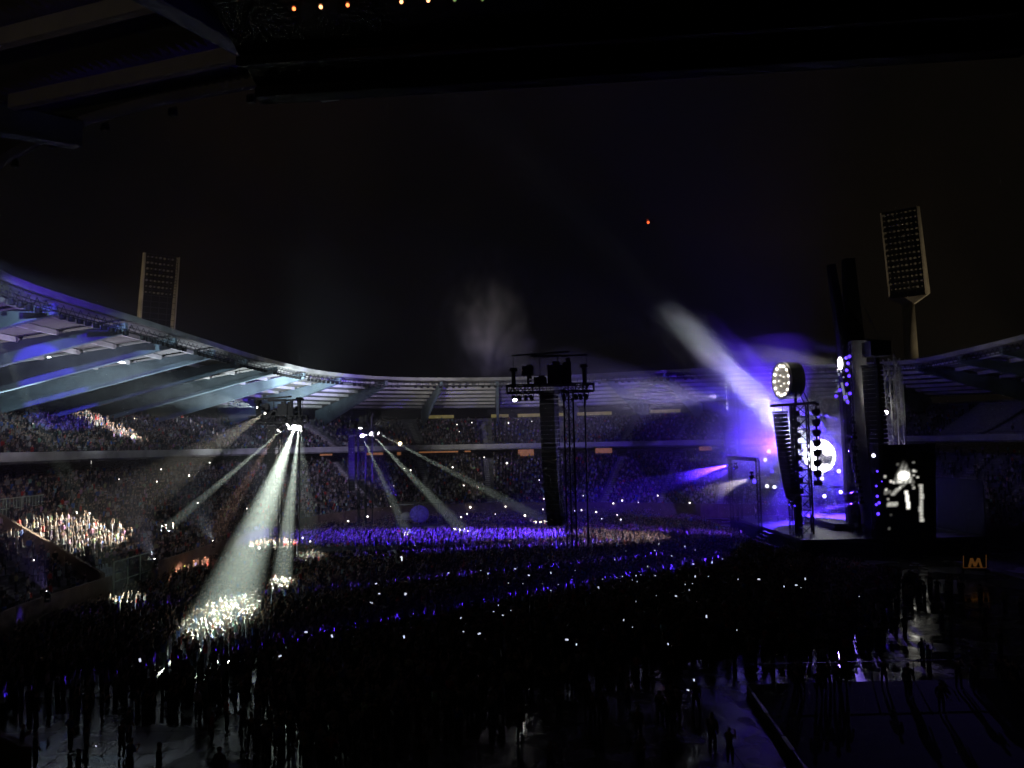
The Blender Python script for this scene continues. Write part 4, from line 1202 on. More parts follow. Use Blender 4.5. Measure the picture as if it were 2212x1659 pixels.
# ------------------------------------------------------------------ details of the side stand: parapet, glass fences, seats
SP = s_near(-39, 76.0)
par = empty('sector_parapet', RP(SP, 0, 0), 'brown parapet wall running down the lower tier beside the brightly lit seats', 'wall')
mb = MB()
for k in range(12):
    o0, o1 = 0.0 + k * 1.4, 1.4 + k * 1.4
    z0, z1 = LOW['z0'] + o0 * 0.554, LOW['z0'] + o1 * 0.554
    A0, A1 = RP(SP - 0.2, o0, z0 - 0.6), RP(SP + 0.2, o0, z0 - 0.6)
    B0, B1 = RP(SP - 0.2, o1, z1 - 0.6), RP(SP + 0.2, o1, z1 - 0.6)
    MB().hexa([A0, A1, B1, B0], [A0 + Vector((0, 0, 1.9)), A1 + Vector((0, 0, 1.9)), B1 + Vector((0, 0, 1.9)), B0 + Vector((0, 0, 1.9))]).build('wall_block', brown_wall, par)
glass = bpy.data.materials.new('greenish_fence_glass')
glass.use_nodes = True
gb_ = glass.node_tree.nodes['Principled BSDF']
gb_.inputs['Base Color'].default_value = (0.30, 0.38, 0.32, 1)
gb_.inputs['Roughness'].default_value = 0.35
gb_.inputs['Alpha'].default_value = 0.35
fence_paint = mat('pale_green_fence_frame', (0.42, 0.48, 0.38), 0.5, var=0.15, scale=2)
def glass_fence(s0, s1, off, z0, h, n, label, vertical=0):
    th = empty('glass_fence', RP((s0 + s1) / 2, off, z0), label, 'fence')
    for k in range(n):
        a, b_ = s0 + (s1 - s0) * k / n, s0 + (s1 - s0) * (k + 1) / n
        p, q = RP(a, off, z0), RP(b_, off, z0)
        hz = Vector((0, 0, h))
        e = Vector((0.02, 0.02, 0))
        MB().hexa([p, q, q + hz, p + hz], [p + e, q + e, q + hz + e, p + hz + e]).build('glass_panel', glass, th)
        MB().bar(p - Vector((0, 0, 0.3)), p + hz, 0.13).build('fence_post', fence_paint, th)
        MB().bar(p + hz, q + hz, 0.1).build('fence_rail', fence_paint, th)
        MB().bar(p + hz * 0.52, q + hz * 0.52, 0.06).build('fence_rail', fence_paint, th)
        for j in range(vertical):
            t = (j + 0.5) / vertical
            MB().bar(p.lerp(q, t), p.lerp(q, t) + hz, 0.05).build('fence_bar', fence_paint, th)
    return th
glass_fence(SP + 0.6, SP + 8.0, -0.6, 0.05, 3.9, 3, 'tall greenish glass fence at the foot of the stand past the parapet')
glass_fence(SP - 14, SP + 9, 11.6, LOW['z0'] + 11.6 * 0.554 - 0.2, 2.1, 6, 'pale green railing above the brightly lit seats', 7)
seat_me = MB().hexa([(-.21, -.2, .38), (.21, -.2, .38), (.21, .2, .38), (-.21, .2, .38)], [(-.21, -.2, .44), (.21, -.2, .44), (.21, .2, .44), (-.21, .2, .44)])
seat_me.hexa([(-.21, .18, .42), (.21, .18, .42), (.21, .23, .42), (-.21, .23, .42)], [(-.19, .24, .84), (.19, .24, .84), (.19, .29, .84), (-.19, .29, .84)])
seat_me.bar((0, 0.1, 0), (0, 0.05, .4), .08)
def seat_mesh(mm):
    me = seat_me.mesh('seat'); me.materials.append(mm); return me
seat_w, seat_b = seat_mesh(white_seat), seat_mesh(blue_seat)
dO, dZ = (LOW['o1'] - LOW['o0']) / LOW['rows'], (LOW['z1'] - LOW['z0']) / LOW['rows']
EMPTY = []          # places without spectators: (s0, s1, row0, row1)
def seat_block(me, s0, s1, r0, r1):
    EMPTY.append((s0, s1, r0, r1))
    for r in range(r0, r1):
        s = s0
        while s < s1:
            nn = ring_n(s)
            p = RP(s, (r + 0.5) * dO, LOW['z0'] + r * dZ)
            inst('seat', me, lower, Matrix.Translation(p) @ Matrix.Rotation(math.atan2(nn[1], nn[0]) - math.pi / 2, 4, 'Z'))
            s += 0.55
sW = s_near(-39, 62)
seat_block(seat_w, sW - 4, sW + 2.2, 3, 8)
seat_block(seat_b, SP + 0.8, SP + 4.2, 0, 3)
# rows of empty grey seats in the stand behind the stage: far too small to tell apart
def seat_rows(T, s0, s1, name, parent):
    mb = MB()
    o_, z_ = (T['o1'] - T['o0']) / T['rows'], (T['z1'] - T['z0']) / T['rows']
    for r in range(T['rows']):
        s = s0
        while s < s1:
            L = 4.6
            a, b_ = RP(s, T['o0'] + (r + 0.6) * o_, T['z0'] + r * z_ + 0.6), RP(s + L, T['o0'] + (r + 0.6) * o_, T['z0'] + r * z_ + 0.6)
            mb.bar(a, b_, 0.08, 0.45)
            s += L + 0.6
    o = mb.build(name, grey_seat, parent)
    o['kind'] = 'stuff'
sR0, sR1 = s_near(62, 133), S1
seat_rows(UPP, sR0, sR1, 'empty_seats', upper)

# ------------------------------------------------------------------ people
people_m = bpy.data.materials.new('clothes_skin_and_hair')
people_m.use_nodes = True
nt = people_m.node_tree
b = nt.nodes['Principled BSDF']
b.inputs['Roughness'].default_value = 0.8
at_ = nt.nodes.new('ShaderNodeAttribute'); at_.attribute_name = 'tint'
nz = nt.nodes.new('ShaderNodeTexNoise'); nz.inputs['Scale'].default_value = 9
mx = nt.nodes.new('ShaderNodeMix'); mx.data_type = 'RGBA'; mx.blend_type = 'MULTIPLY'; mx.inputs['Factor'].default_value = 0.5
nt.links.new(at_.outputs['Color'], mx.inputs['A'])
nt.links.new(nz.outputs['Fac'], mx.inputs['B'])
nt.links.new(mx.outputs['Result'], b.inputs['Base Color'])

def rings_template(rings, n, skin_front):
    """stack of rings (z, rx, ry, y shift, zone) closed with a top point; forward is +Y"""
    V, Z = [], []
    for (z, rx, ry, ys, zone) in rings:
        for i in range(n):
            a = 2 * math.pi * i / n + math.pi / n
            V.append((rx * math.cos(a), ry * math.sin(a) + ys, z))
            Z.append(2 if (zone == 3 and math.sin(a) > 0.3 and z < skin_front) else zone)
    V.append((0, rings[-1][3], rings[-1][0] + 0.07)); Z.append(3)
    F = []
    k = len(rings)
    for j in range(k - 1):
        for i in range(n):
            a, b_ = j * n + i, j * n + (i + 1) % n
            F += [(a, b_, b_ + n), (a, b_ + n, a + n)]
    t = k * n
    for i in range(n):
        F.append(((k - 1) * n + i, (k - 1) * n + (i + 1) % n, t))
    return V, Z, F
def limb(V, Z, F, pts, zones):
    """three sided tapering limb through pts [(p, r)]"""
    o = len(V)
    for (p, r), z in zip(pts, zones):
        for i in range(3):
            a = 2 * math.pi * i / 3
            V.append((p[0] + r * math.cos(a), p[1] + r * math.sin(a) * 0.8, p[2] + r * 0.6 * math.sin(a))); Z.append(z)
    for j in range(len(pts) - 1):
        for i in range(3):
            a, b_ = o + j * 3 + i, o + j * 3 + (i + 1) % 3
            F += [(a, b_, b_ + 3), (a, b_ + 3, a + 3)]
    l = o + (len(pts) - 1) * 3
    F.append((l, l + 1, l + 2))
def standing(arms):
    V, Z, F = rings_template([(0.0, .15, .12, .03, 0), (.48, .15, .10, 0, 0), (.90, .18, .12, 0, 0), (1.0, .17, .12, 0, 1), (1.25, .20, .13, 0, 1), (1.42, .22, .10, -.01, 1), (1.46, .08, .07, 0, 2), (1.53, .075, .085, .01, 2), (1.60, .09, .105, .01, 3), (1.68, .085, .10, 0, 3)], 6, 1.62)
    for sx in (-1, 1):
        if arms == 2 or (arms == 1 and sx > 0):
            limb(V, Z, F, [((sx * .2, 0, 1.38), .06), ((sx * .3, .08, 1.58), .05), ((sx * .22, .12, 1.86), .04), ((sx * .2, .13, 1.97), .045)], (1, 1, 2, 2))
        elif arms == 3:
            limb(V, Z, F, [((sx * .21, 0, 1.38), .06), ((sx * .25, .05, 1.12), .05), ((sx * .1, .3, 1.28), .04), ((sx * .05, .36, 1.35), .04)], (1, 1, 2, 2))
        else:
            limb(V, Z, F, [((sx * .21, 0, 1.38), .06), ((sx * .26, -.02, 1.12), .05), ((sx * .24, .08, .88), .04), ((sx * .23, .1, .80), .045)], (1, 1, 2, 2))
    return np.array(V), np.array(Z), np.array(F)
def seated():
    V, Z, F = rings_template([(0.40, .19, .14, 0, 0), (.55, .18, .13, 0, 1), (.85, .21, .13, 0, 1), (1.0, .21, .10, 0, 1), (1.04, .07, .07, 0, 2), (1.12, .08, .09, .01, 2), (1.2, .092, .105, .01, 3), (1.27, .08, .09, 0, 3)], 5, 1.21)
    for sx in (-1, 1):
        limb(V, Z, F, [((sx * .12, .05, .45), .09), ((sx * .13, .48, .47), .08), ((sx * .13, .5, .05), .05)], (0, 0, 0))
    return np.array(V), np.array(Z), np.array(F)

def palette(n, light=0.35):
    """legs, shirt, skin, hair colours for n people"""
    C = np.zeros((n, 4, 3))
    dark = rng.random(n) > light
    base = rng.random((n, 3)) * 0.6 + 0.4
    grey = rng.random(n) < 0.5
    base[grey] = base[grey].mean(1, keepdims=True)
    val = np.where(dark, rng.uniform(0.02, 0.10, n), rng.uniform(0.25, 0.75, n))
    C[:, 1] = base * val[:, None]
    hot = rng.random(n) < 0.04
    C[hot, 1] = np.array([[0.5, 0.04, 0.03]])
    cold = rng.random(n) < 0.05
    C[cold, 1] = np.array([[0.05, 0.12, 0.4]])
    C[:, 0] = np.stack([rng.uniform(.02, .05, n), rng.uniform(.02, .055, n), rng.uniform(.03, .10, n)], 1)
    sk = rng.uniform(0.35, 1.0, n)[:, None]
    C[:, 2] = sk * np.array([[0.62, 0.42, 0.32]])
    hc = np.array([[.02, .015, .012], [.06, .035, .02], [.14, .08, .04], [.32, .22, .11], [.30, .28, .25]])
    C[:, 3] = hc[rng.choice(5, n, p=[.35, .3, .18, .12, .05])] * rng.uniform(.7, 1.2, n)[:, None]
    return C

def bake(name, pts, yaw, scale, templates, which, C, parent=None):
    """all people of a mass as one mesh"""
    VV, FF, CC = [], [], []
    off = 0
    for ti, (V, Z, F) in enumerate(templates):
        idx = np.where(which == ti)[0]
        if len(idx) == 0:
            continue
        c, s_ = np.cos(yaw[idx]), np.sin(yaw[idx])
        sc = scale[idx]
        x = (V[None, :, 0] * c[:, None] - V[None, :, 1] * s_[:, None]) * sc[:, None] + pts[idx, 0:1]
        y = (V[None, :, 0] * s_[:, None] + V[None, :, 1] * c[:, None]) * sc[:, None] + pts[idx, 1:2]
        z = V[None, :, 2] * sc[:, None] + pts[idx, 2:3]
        VV.append(np.stack([x, y, z], -1).reshape(-1, 3))
        nv = len(V)
        FF.append((F[None] + (np.arange(len(idx)) * nv)[:, None, None] + off).reshape(-1, 3))
        CC.append(C[idx][:, Z].reshape(-1, 3))
        off += nv * len(idx)
    VV, FF, CC = np.concatenate(VV), np.concatenate(FF), np.concatenate(CC)
    me = bpy.data.meshes.new(name)
    me.vertices.add(len(VV)); me.vertices.foreach_set('co', VV.astype(np.float32).ravel())
    me.loops.add(len(FF) * 3); me.loops.foreach_set('vertex_index', FF.astype(np.int32).ravel())
    me.polygons.add(len(FF)); me.polygons.foreach_set('loop_start', (np.arange(len(FF)) * 3).astype(np.int32))
    me.update(calc_edges=True)
    me.polygons.foreach_set('use_smooth', np.ones(len(FF), bool))
    a = me.color_attributes.new('tint', 'FLOAT_COLOR', 'POINT')
    a.data.foreach_set('color', np.concatenate([CC, np.ones((len(CC), 1))], 1).astype(np.float32).ravel())
    me.materials.append(people_m)
    o = bpy.data.objects.new(name, me)
    COL.objects.link(o)
    return o

# --- spectators in the stands
def stand_people(T, s0, s1, occ):
    P, Yw = [], []
    o_, z_ = (T['o1'] - T['o0']) / T['rows'], (T['z1'] - T['z0']) / T['rows']
    n = int((s1 - s0) / 0.56)
    ss = s0 + 0.56 * np.arange(n)
    base = np.array([ring(s) for s in ss]); nn = np.array([ring_n(s) for s in ss])
    sd = np.min(np.abs(ss[:, None] - np.array(stairs_s)[None]), axis=1)
    for r in range(T['rows']):
        for i in range(n):
            if sd[i] < 0.75 or random.random() > occ(ss[i], r):
                continue
            o2 = T['o0'] + (r + 0.45) * o_ + random.uniform(-.06, .06)
            P.append((base[i, 0] + nn[i, 0] * o2 + random.uniform(-.08, .08), base[i, 1] + nn[i, 1] * o2 + random.uniform(-.08, .08), T['z0'] + r * z_))
            Yw.append(math.atan2(nn[i, 1], nn[i, 0]) + math.pi / 2 + random.uniform(-.5, .5))
    return np.array(P), np.array(Yw)
def occ_low(s, r):
    for (a, b_, r0, r1) in EMPTY:
        if a - 0.3 < s < b_ + 0.3 and r0 <= r < r1:
            return 0
    if abs(s - SP) < 0.6: return 0
    if SP - 16 < s < SP and r < 9: return 0.45
    return 0.86 if s < sR0 else 0.35
def occ_upp(s, r):
    return 0.86 if s < sR0 - 25 else (0.5 if s < sR0 else 0.03)
T_STAND = [standing(0), standing(1), standing(2), standing(3)]
T_SEAT = [seated(), standing(0), standing(2), standing(3)]
for T, oc, nm, lab in ((LOW, occ_low, 'lower_crowd', 'mass of spectators filling the lower tier'), (UPP, occ_upp, 'upper_crowd', 'mass of spectators filling the upper tier')):
    P, Yw = stand_people(T, s_near(-36, 52), S1, oc)
    n = len(P)
    w = rng.choice(4, n, p=[.55, .28, .05, .12])
    o = bake(nm, P, Yw, rng.uniform(.9, 1.06, n), T_SEAT, w, palette(n, 0.45))
    tag(o, lab, 'crowd', None, 'stuff')

# --- the crowd on the floor
STAGE_P = np.array([42.0, 110.0])
pts = []
gx = np.arange(-37, 60, 0.74)
gy = np.arange(35, 152, 0.74)
for y in gy:
    for x in gx:
        px, py = x + random.uniform(-.3, .3), y + random.uniform(-.3, .3)
        if not (-37.6 < px < 60):
            continue
        # the ring bends in at both ends
        dmin = np.min((dense[::6, 0] - px) ** 2 + (dense[::6, 1] - py) ** 2)
        if dmin < 3.0:
            continue
        if py > 140 and (px < -24 or px > 26) : continue
        xlim = 31.5 + (max(0, 96 - py) * 0.35 if py > 64 else 0)
        if px > xlim and py > 64: continue
        dens = 0.0
        edge = 52 + 5 * math.sin(px * 0.21) + (min(20, max(0, px - 8) * 0.85)) - (4 if px < -8 else 0)
        if py > edge:
            dens = 0.93
        elif py > edge - 7:
            dens = 0.45
        else:
            dens = (0.16 if py > 41 else 0.08) if px < 12 else 0.05
        if px > xlim: dens = 0.05
        if abs(px - X0) < 4.2 and abs(py - Y0) < 3: dens = 0
        if abs(px - rp_.x) < 5.6 and abs(py - rp_.y - 2) < 2.7: dens = 0
        if abs(px - rp_.x - 8.5) < 4.5 and abs(py - rp_.y - 5) < 2.4: dens *= 0.2
        for q in (bC.x + 2.3, bC.y), (bA[0], bA[1]), (bB.x, bB.y):
            if math.hypot(px - q[0], py - q[1]) < 2.6: dens = 0
        if px > q0.x - 2.5 - (q0.y - py) * 0.1 and py < q0.y + 0.6: dens = 0
        if random.random() < dens:
            pts.append((px, py, 0.025 if py < 74 else 0.0))
pts = np.array(pts)
yaw = np.arctan2(STAGE_P[1] - pts[:, 1], STAGE_P[0] - pts[:, 0]) - math.pi / 2 + rng.normal(0, 0.35, len(pts))
pa = pool(488, 1322)
uvd = np.array([to_pix(p) for p in pts])
inframe = (uvd[:, 0] > -10) & (uvd[:, 0] < 2222) & (uvd[:, 1] < 1690)
dcam = np.hypot(pts[:, 0], pts[:, 1])
inpool = np.hypot(pts[:, 0] - pa.x, pts[:, 1] - pa.y) < 3.0
order = np.argsort(dcam - 1000 * inpool + 1e5 * (~inframe))
ind = np.zeros(len(pts), bool)
ind[order[:262]] = True
rest = ~ind
n = int(rest.sum())
w = rng.choice(4, n, p=[.62, .10, .10, .18])
fc = bake('floor_crowd', pts[rest], yaw[rest], rng.uniform(.92, 1.1, n), T_STAND, w, palette(n, 0.30))
tag(fc, 'dense standing crowd covering the arena floor before the stage', 'crowd', None, 'stuff')

# --- single people: continuous bodies grown from a skeleton
person_m = bpy.data.materials.new('person_clothes')
person_m.use_nodes = True
nt = person_m.node_tree
b = nt.nodes['Principled BSDF']
b.inputs['Roughness'].default_value = 0.8
za = nt.nodes.new('ShaderNodeAttribute'); za.attribute_name = 'tint'       # red: shirt, green: trousers, blue: skin, none: hair
sp_ = nt.nodes.new('ShaderNodeSeparateColor')
oi = nt.nodes.new('ShaderNodeObjectInfo')
tr = nt.nodes.new('ShaderNodeValToRGB'); tr.color_ramp.elements[0].color = (.02, .02, .025, 1); tr.color_ramp.elements[1].color = (.06, .08, .14, 1)
hr = nt.nodes.new('ShaderNodeValToRGB'); hr.color_ramp.elements[0].color = (.02, .014, .01, 1); hr.color_ramp.elements[1].color = (.22, .14, .07, 1)
nt.links.new(za.outputs['Color'], sp_.inputs[0])
nt.links.new(oi.outputs['Random'], tr.inputs['Fac']); nt.links.new(oi.outputs['Random'], hr.inputs['Fac'])
def mixn(f, a, b_):
    mnode = nt.nodes.new('ShaderNodeMix'); mnode.data_type = 'RGBA'
    nt.links.new(f, mnode.inputs['Factor']); nt.links.new(a, mnode.inputs['A'])
    if isinstance(b_, tuple): mnode.inputs['B'].default_value = b_
    else: nt.links.new(b_, mnode.inputs['B'])
    return mnode.outputs['Result']
c_ = mixn(sp_.outputs[1], hr.outputs['Color'], tr.outputs['Color'])
c_ = mixn(sp_.outputs[0], c_, oi.outputs['Color'])
c_ = mixn(sp_.outputs[2], c_, (.52, .35, .27, 1))
nt.links.new(c_, b.inputs['Base Color'])

def body(arms, legs=0.0, lean=0.0):
    J = {'pelvis': ((0, 0, .95), .15), 'waist': ((0, .0, 1.10), .135), 'chest': ((0, lean, 1.32), .165), 'neck': ((0, lean + .01, 1.47), .062), 'jaw': ((0, lean + .03, 1.54), .078), 'head': ((0, lean + .015, 1.63), .105), 'crown': ((0, lean, 1.70), .08)}
    E = [('pelvis', 'waist', 'shirt'), ('waist', 'chest', 'shirt'), ('chest', 'neck', 'skin'), ('neck', 'jaw', 'skin'), ('jaw', 'head', 'skin'), ('head', 'crown', 'hair')]
    for sx, nm in ((-1, 'l'), (1, 'r')):
        J['hip' + nm] = ((sx * .10, 0, .88), .10)
        J['knee' + nm] = ((sx * (.11 + legs), .03, .49), .07)
        J['ank' + nm] = ((sx * (.12 + legs), -.02, .09), .05)
        J['toe' + nm] = ((sx * (.14 + legs), .15, .04), .04)
        E += [('pelvis', 'hip' + nm, 'leg'), ('hip' + nm, 'knee' + nm, 'leg'), ('knee' + nm, 'ank' + nm, 'leg'), ('ank' + nm, 'toe' + nm, 'leg')]
        a = arms[0 if sx < 0 else 1]
        pos = {'down': ((.24, -.02, 1.12), (.25, .10, .90), (.24, .13, .80)), 'up': ((.31, .06, 1.62), (.24, .10, 1.87), (.22, .11, 1.97)), 'clap': ((.26, .06, 1.14), (.10, .30, 1.30), (.04, .36, 1.37)), 'hold': ((.27, .10, 1.20), (.12, .34, 1.48), (.07, .38, 1.56)), 'hips': ((.40, -.08, 1.18), (.22, .06, 1.02), (.17, .10, 1.0))}[a]
        J['sh' + nm] = ((sx * .19, lean, 1.39), .075)
        J['el' + nm] = ((sx * pos[0][0], pos[0][1] + lean, pos[0][2]), .052)
        J['wr' + nm] = ((sx * pos[1][0], pos[1][1] + lean, pos[1][2]), .038)
        J['ha' + nm] = ((sx * pos[2][0], pos[2][1] + lean, pos[2][2]), .044)
        E += [('chest', 'sh' + nm, 'shirt'), ('sh' + nm, 'el' + nm, 'shirt'), ('el' + nm, 'wr' + nm, 'skin'), ('wr' + nm, 'ha' + nm, 'skin')]
    names = list(J)
    me = bpy.data.meshes.new('person')
    me.from_pydata([J[k][0] for k in names], [(names.index(a), names.index(b_)) for a, b_, _ in E], [])
    o = bpy.data.objects.new('person', me)
    COL.objects.link(o)
    sk = o.modifiers.new('skin', 'SKIN')
    sk.use_smooth_shade = True
    for i, k in enumerate(names):
        r_ = J[k][1]
        me.skin_vertices[0].data[i].radius = (r_, r_ * (0.72 if k in ('chest', 'waist', 'pelvis') else 1.0))
        me.skin_vertices[0].data[i].use_root = (k == 'pelvis')
    o.modifiers.new('sub', 'SUBSURF').levels = 1
    bpy.context.view_layer.update()
    dg = bpy.context.evaluated_depsgraph_get()
    out = bpy.data.meshes.new_from_object(o.evaluated_get(dg))
    bpy.data.objects.remove(o)
    col = np.zeros((len(out.vertices), 4)); col[:, 3] = 1
    zc = {'shirt': 0, 'leg': 1, 'skin': 2}
    for v in out.vertices:
        best, bz = 1e9, 'shirt'
        for a, b_, z in E:
            A, B = Vector(J[a][0]), Vector(J[b_][0])
            t = max(0, min(1, (v.co - A).dot(B - A) / max(1e-9, (B - A).length_squared)))
            d = (v.co - A.lerp(B, t)).length
            if d < best:
                best, bz = d, z
        if v.co.z > 1.57 and abs(v.co.x) < .13 and (v.co.y - lean < .05 or v.co.z > 1.67): bz = 'hair'
        if bz in zc: col[v.index, zc[bz]] = 1
    a = out.color_attributes.new('tint', 'FLOAT_COLOR', 'POINT')
    a.data.foreach_set('color', col.astype(np.float32).ravel())
    out.materials.clear(); out.materials.append(person_m)
    out.name = 'person'
    return out
BODIES = [body(('down', 'down')), body(('down', 'up'), .03), body(('up', 'up'), .04), body(('clap', 'clap'), .02, .02), body(('hold', 'hold'), .01), body(('hips', 'down'), .05)]
def place_person(p, yw, k, label, group, color, sc=1.0, ob='person'):
    o = inst(ob, BODIES[k], None, Matrix.Translation(p) @ Matrix.Rotation(yw, 4, 'Z') @ Matrix.Scale(sc, 4))
    o.color = tuple(color) + (1,)
    return tag(o, label, 'person', group)
pc = palette(len(pts), 0.3)[:, 1]
for i in np.where(ind)[0]:
    if inpool[i]:
        lab, grp, k = 'person standing where the broadest beam lands', 'people in the brightest pool of light', random.choice((0, 1, 2, 2, 3, 4))
    elif dcam[i] < 47:
        lab, grp, k = 'person standing on the bare wet floor', 'scattered people on the near floor', random.choice((0, 0, 3, 4, 5, 0))
    elif pts[i, 0] > 20:
        lab, grp, k = 'person in shadow between crowd and dark side stand', 'scattered people beside the crowd', random.choice((0, 0, 5, 4))
    else:
        lab, grp, k = 'person in shadow at the ragged crowd edge', 'people at the near edge of the crowd', random.choice((0, 0, 1, 2, 3, 4))
    pose = ('standing', 'raising one arm', 'raising both arms', 'clapping', 'hands at face', 'hand on hip')[k]
    tone = 'pale' if pc[i].max() > .2 else 'dark'
    lab = 'person in %s top %s %s' % (tone, pose, lab.replace('person in shadow standing ', '').replace('person standing ', '').replace('person in shadow ', ''))
    place_person(Vector(pts[i]), yaw[i], k, lab, grp, np.minimum(pc[i] * 1.0, 1), random.uniform(.93, 1.08))
for k in range(30):
    x_, t_ = q0.x + 1.0 + random.uniform(0, 22), -abs(random.gauss(0, 2.2)) - 0.6
    p = Vector((x_ - t_ * 0.2, q0.y + t_, 0.5))
    place_person(p, R(-35) + random.uniform(-.5, .5), random.choice((0, 0, 4, 5, 3)), 'person in shadow standing on the dark viewing platform', 'people on the viewing platform', (.05, .05, .06), random.uniform(.93, 1.06))
# performers and crew
for (px, py, z, k, lab, c, yw) in ((1633, 1121, 2.2, 1, 'performer in pale clothes at the lip of the stage', (.75, .7, .6), R(90)), (1681, 1127, 2.2, 0, 'performer in dark clothes playing on the stage deck', (.1, .08, .1), R(100)), (1806, 1108, 3.1, 3, 'performer sitting up behind the drums on the riser', (.5, .4, .4), R(90))):
    place_person(floor_at(px, py, z), yw, k, lab, None, c, 1.05)
for (px, py, lab) in ((373, 1262, 'steward in a green safety vest nearer the glass fence'), (398, 1252, 'steward in a green safety vest nearer the crowd by the wall')):
    place_person(floor_at(px, py), R(-60), 0, lab, 'stewards in green vests', (.25, .75, .1), 1.05)
place_person(floor_at(338, 1250, 1.0), R(-80), 0, 'person in a white shirt raised above the crowd by the glass fence', None, (.85, .85, .85), 1.1)
place_person(Vector((X0 - 2.6, Y0 + 0.2, 5.3)), R(-90), 0, 'technician in pale clothes on the upper mixing platform', None, (.7, .7, .65), 1.0)
# drum kit
dk = floor_at(1792, 1110, 3.1)
kit = empty('drum_kit', dk, 'pale drum kit glinting on the stage riser', 'drum kit')
MB().cyl(dk + Vector((-.5, -.2, .32)), dk + Vector((0, -.2, .32)), .32, 16).build('bass_drum', fascia_paint, kit)
for dx, dy, z in ((-.2, .4, .75), (-.35, -.7, .72), (.3, .55, .6)):
    MB().cyl(dk + Vector((dx, dy, z - .15)), dk + Vector((dx, dy, z + .12)), .22, 12).build('drum', fascia_paint, kit)
brass = mat('brass_cymbal', (.6, .45, .2), .25, .9, var=.2, scale=6)
for dx, dy, z in ((-.4, .9, 1.25), (-.4, -1.0, 1.3), (.1, -1.1, 1.15)):
    MB().cyl(dk + Vector((dx, dy, z)), dk + Vector((dx, dy, z + .03)), .28, 14, .05).bar(dk + Vector((dx, dy, 0)), dk + Vector((dx, dy, z)), .03).build('cymbal', brass, kit)

# ------------------------------------------------------------------ phones held up in the stands and on the floor
bvh_l = BVHTree.FromPolygons([v.co.copy() for v in low_terrace.data.vertices], [tuple(p.vertices) for p in low_terrace.data.polygons])
bvh_u = BVHTree.FromPolygons([v.co.copy() for v in upp_terrace.data.vertices], [tuple(p.vertices) for p in upp_terrace.data.polygons])
def stand_hit(px, py):
    d = pix_dir(px, py)
    best = None
    for bv in (bvh_l, bvh_u):
        h = bv.ray_cast(CAM, d)
        if h[0] is not None and (best is None or h[3] < best[1]):
            best = (h[0], h[3])
    f = floor_at(px, py, 1.7) if d.z < 0 else None
    if best is None or (f is not None and (f - CAM).length < best[1]):
        return f
    return best[0] - d * 1.2 + Vector((0, 0, .25))
def phone_meshes():
    body_ = MB().box((0, 0, 0), (.085, .012, .17)).mesh('phone'); body_.materials.append(black_metal)
    t1 = MB().ball((0, -.03, .06), .10, 8, 6).mesh('torch_light'); t1.materials.append(phone_glow)
    s1 = MB().box((0, -.012, 0), (.10, .008, .19)).mesh('lit_screen'); s1.materials.append(screen_glow)
    return body_, t1, s1
ph_b, ph_t, ph_s = phone_meshes()
STAND_PH = [(197, 996), (348, 1018), (453, 1000), (420, 1024), (409, 1032), (339, 1045), (256, 1040), (427, 1091), (476, 1104), (520, 1084), (534, 1103), (164, 1114), (193, 1115), (254, 1114), (279, 1172), (278, 1188), (376, 1170), (539, 1180), (73, 1217), (71, 921), (206, 955), (243, 964),
            (678, 947), (695, 1011), (760, 1041), (851, 1053), (811, 976), (920, 942), (987, 920), (1020, 916), (992, 935), (873, 1015), (887, 1019), (978, 1013), (1001, 1053), (1033, 1056), (1016, 1097), (1009, 1111), (996, 1118), (794, 1117), (752, 1127), (1092, 1095), (1070, 1111), (1173, 1101), (1175, 1081),
            (1192, 1105), (1260, 1074), (1241, 1104), (1256, 1103), (1288, 1107), (1134, 1115), (1325, 1091), (1344, 1085), (1379, 1089), (1333, 1113), (1341, 1123), (1300, 1121), (1149, 913), (1103, 901), (1099, 917), (1046, 991), (1095, 1004), (1165, 1040), (1222, 992), (1359, 947), (1039, 969), (604, 1000), (843, 1098), (1490, 1090), (1420, 1075), (560, 1185), (654, 1163), (670, 1171)]
for (px, py) in STAND_PH:
    p = stand_hit(px, py)
    if p is None:
        continue
    d = (CAM - p).length
    yw = math.atan2(p.x, p.y)
    th = empty('phone', p, 'phone held up with its white torch lit among the spectators', 'phone', 'phone torches in the crowd')
    mw = Matrix.Translation(p) @ Matrix.Rotation(-yw, 4, 'Z') @ Matrix.Scale((0.8 + d / 150) * random.choice((.4, .55, .7, .85, 1.0)), 4)
    pb = inst('phone_body', ph_b, th, Matrix.Translation(p) @ Matrix.Rotation(-yw, 4, 'Z'))
    inst('torch_light', ph_t, pb, mw)
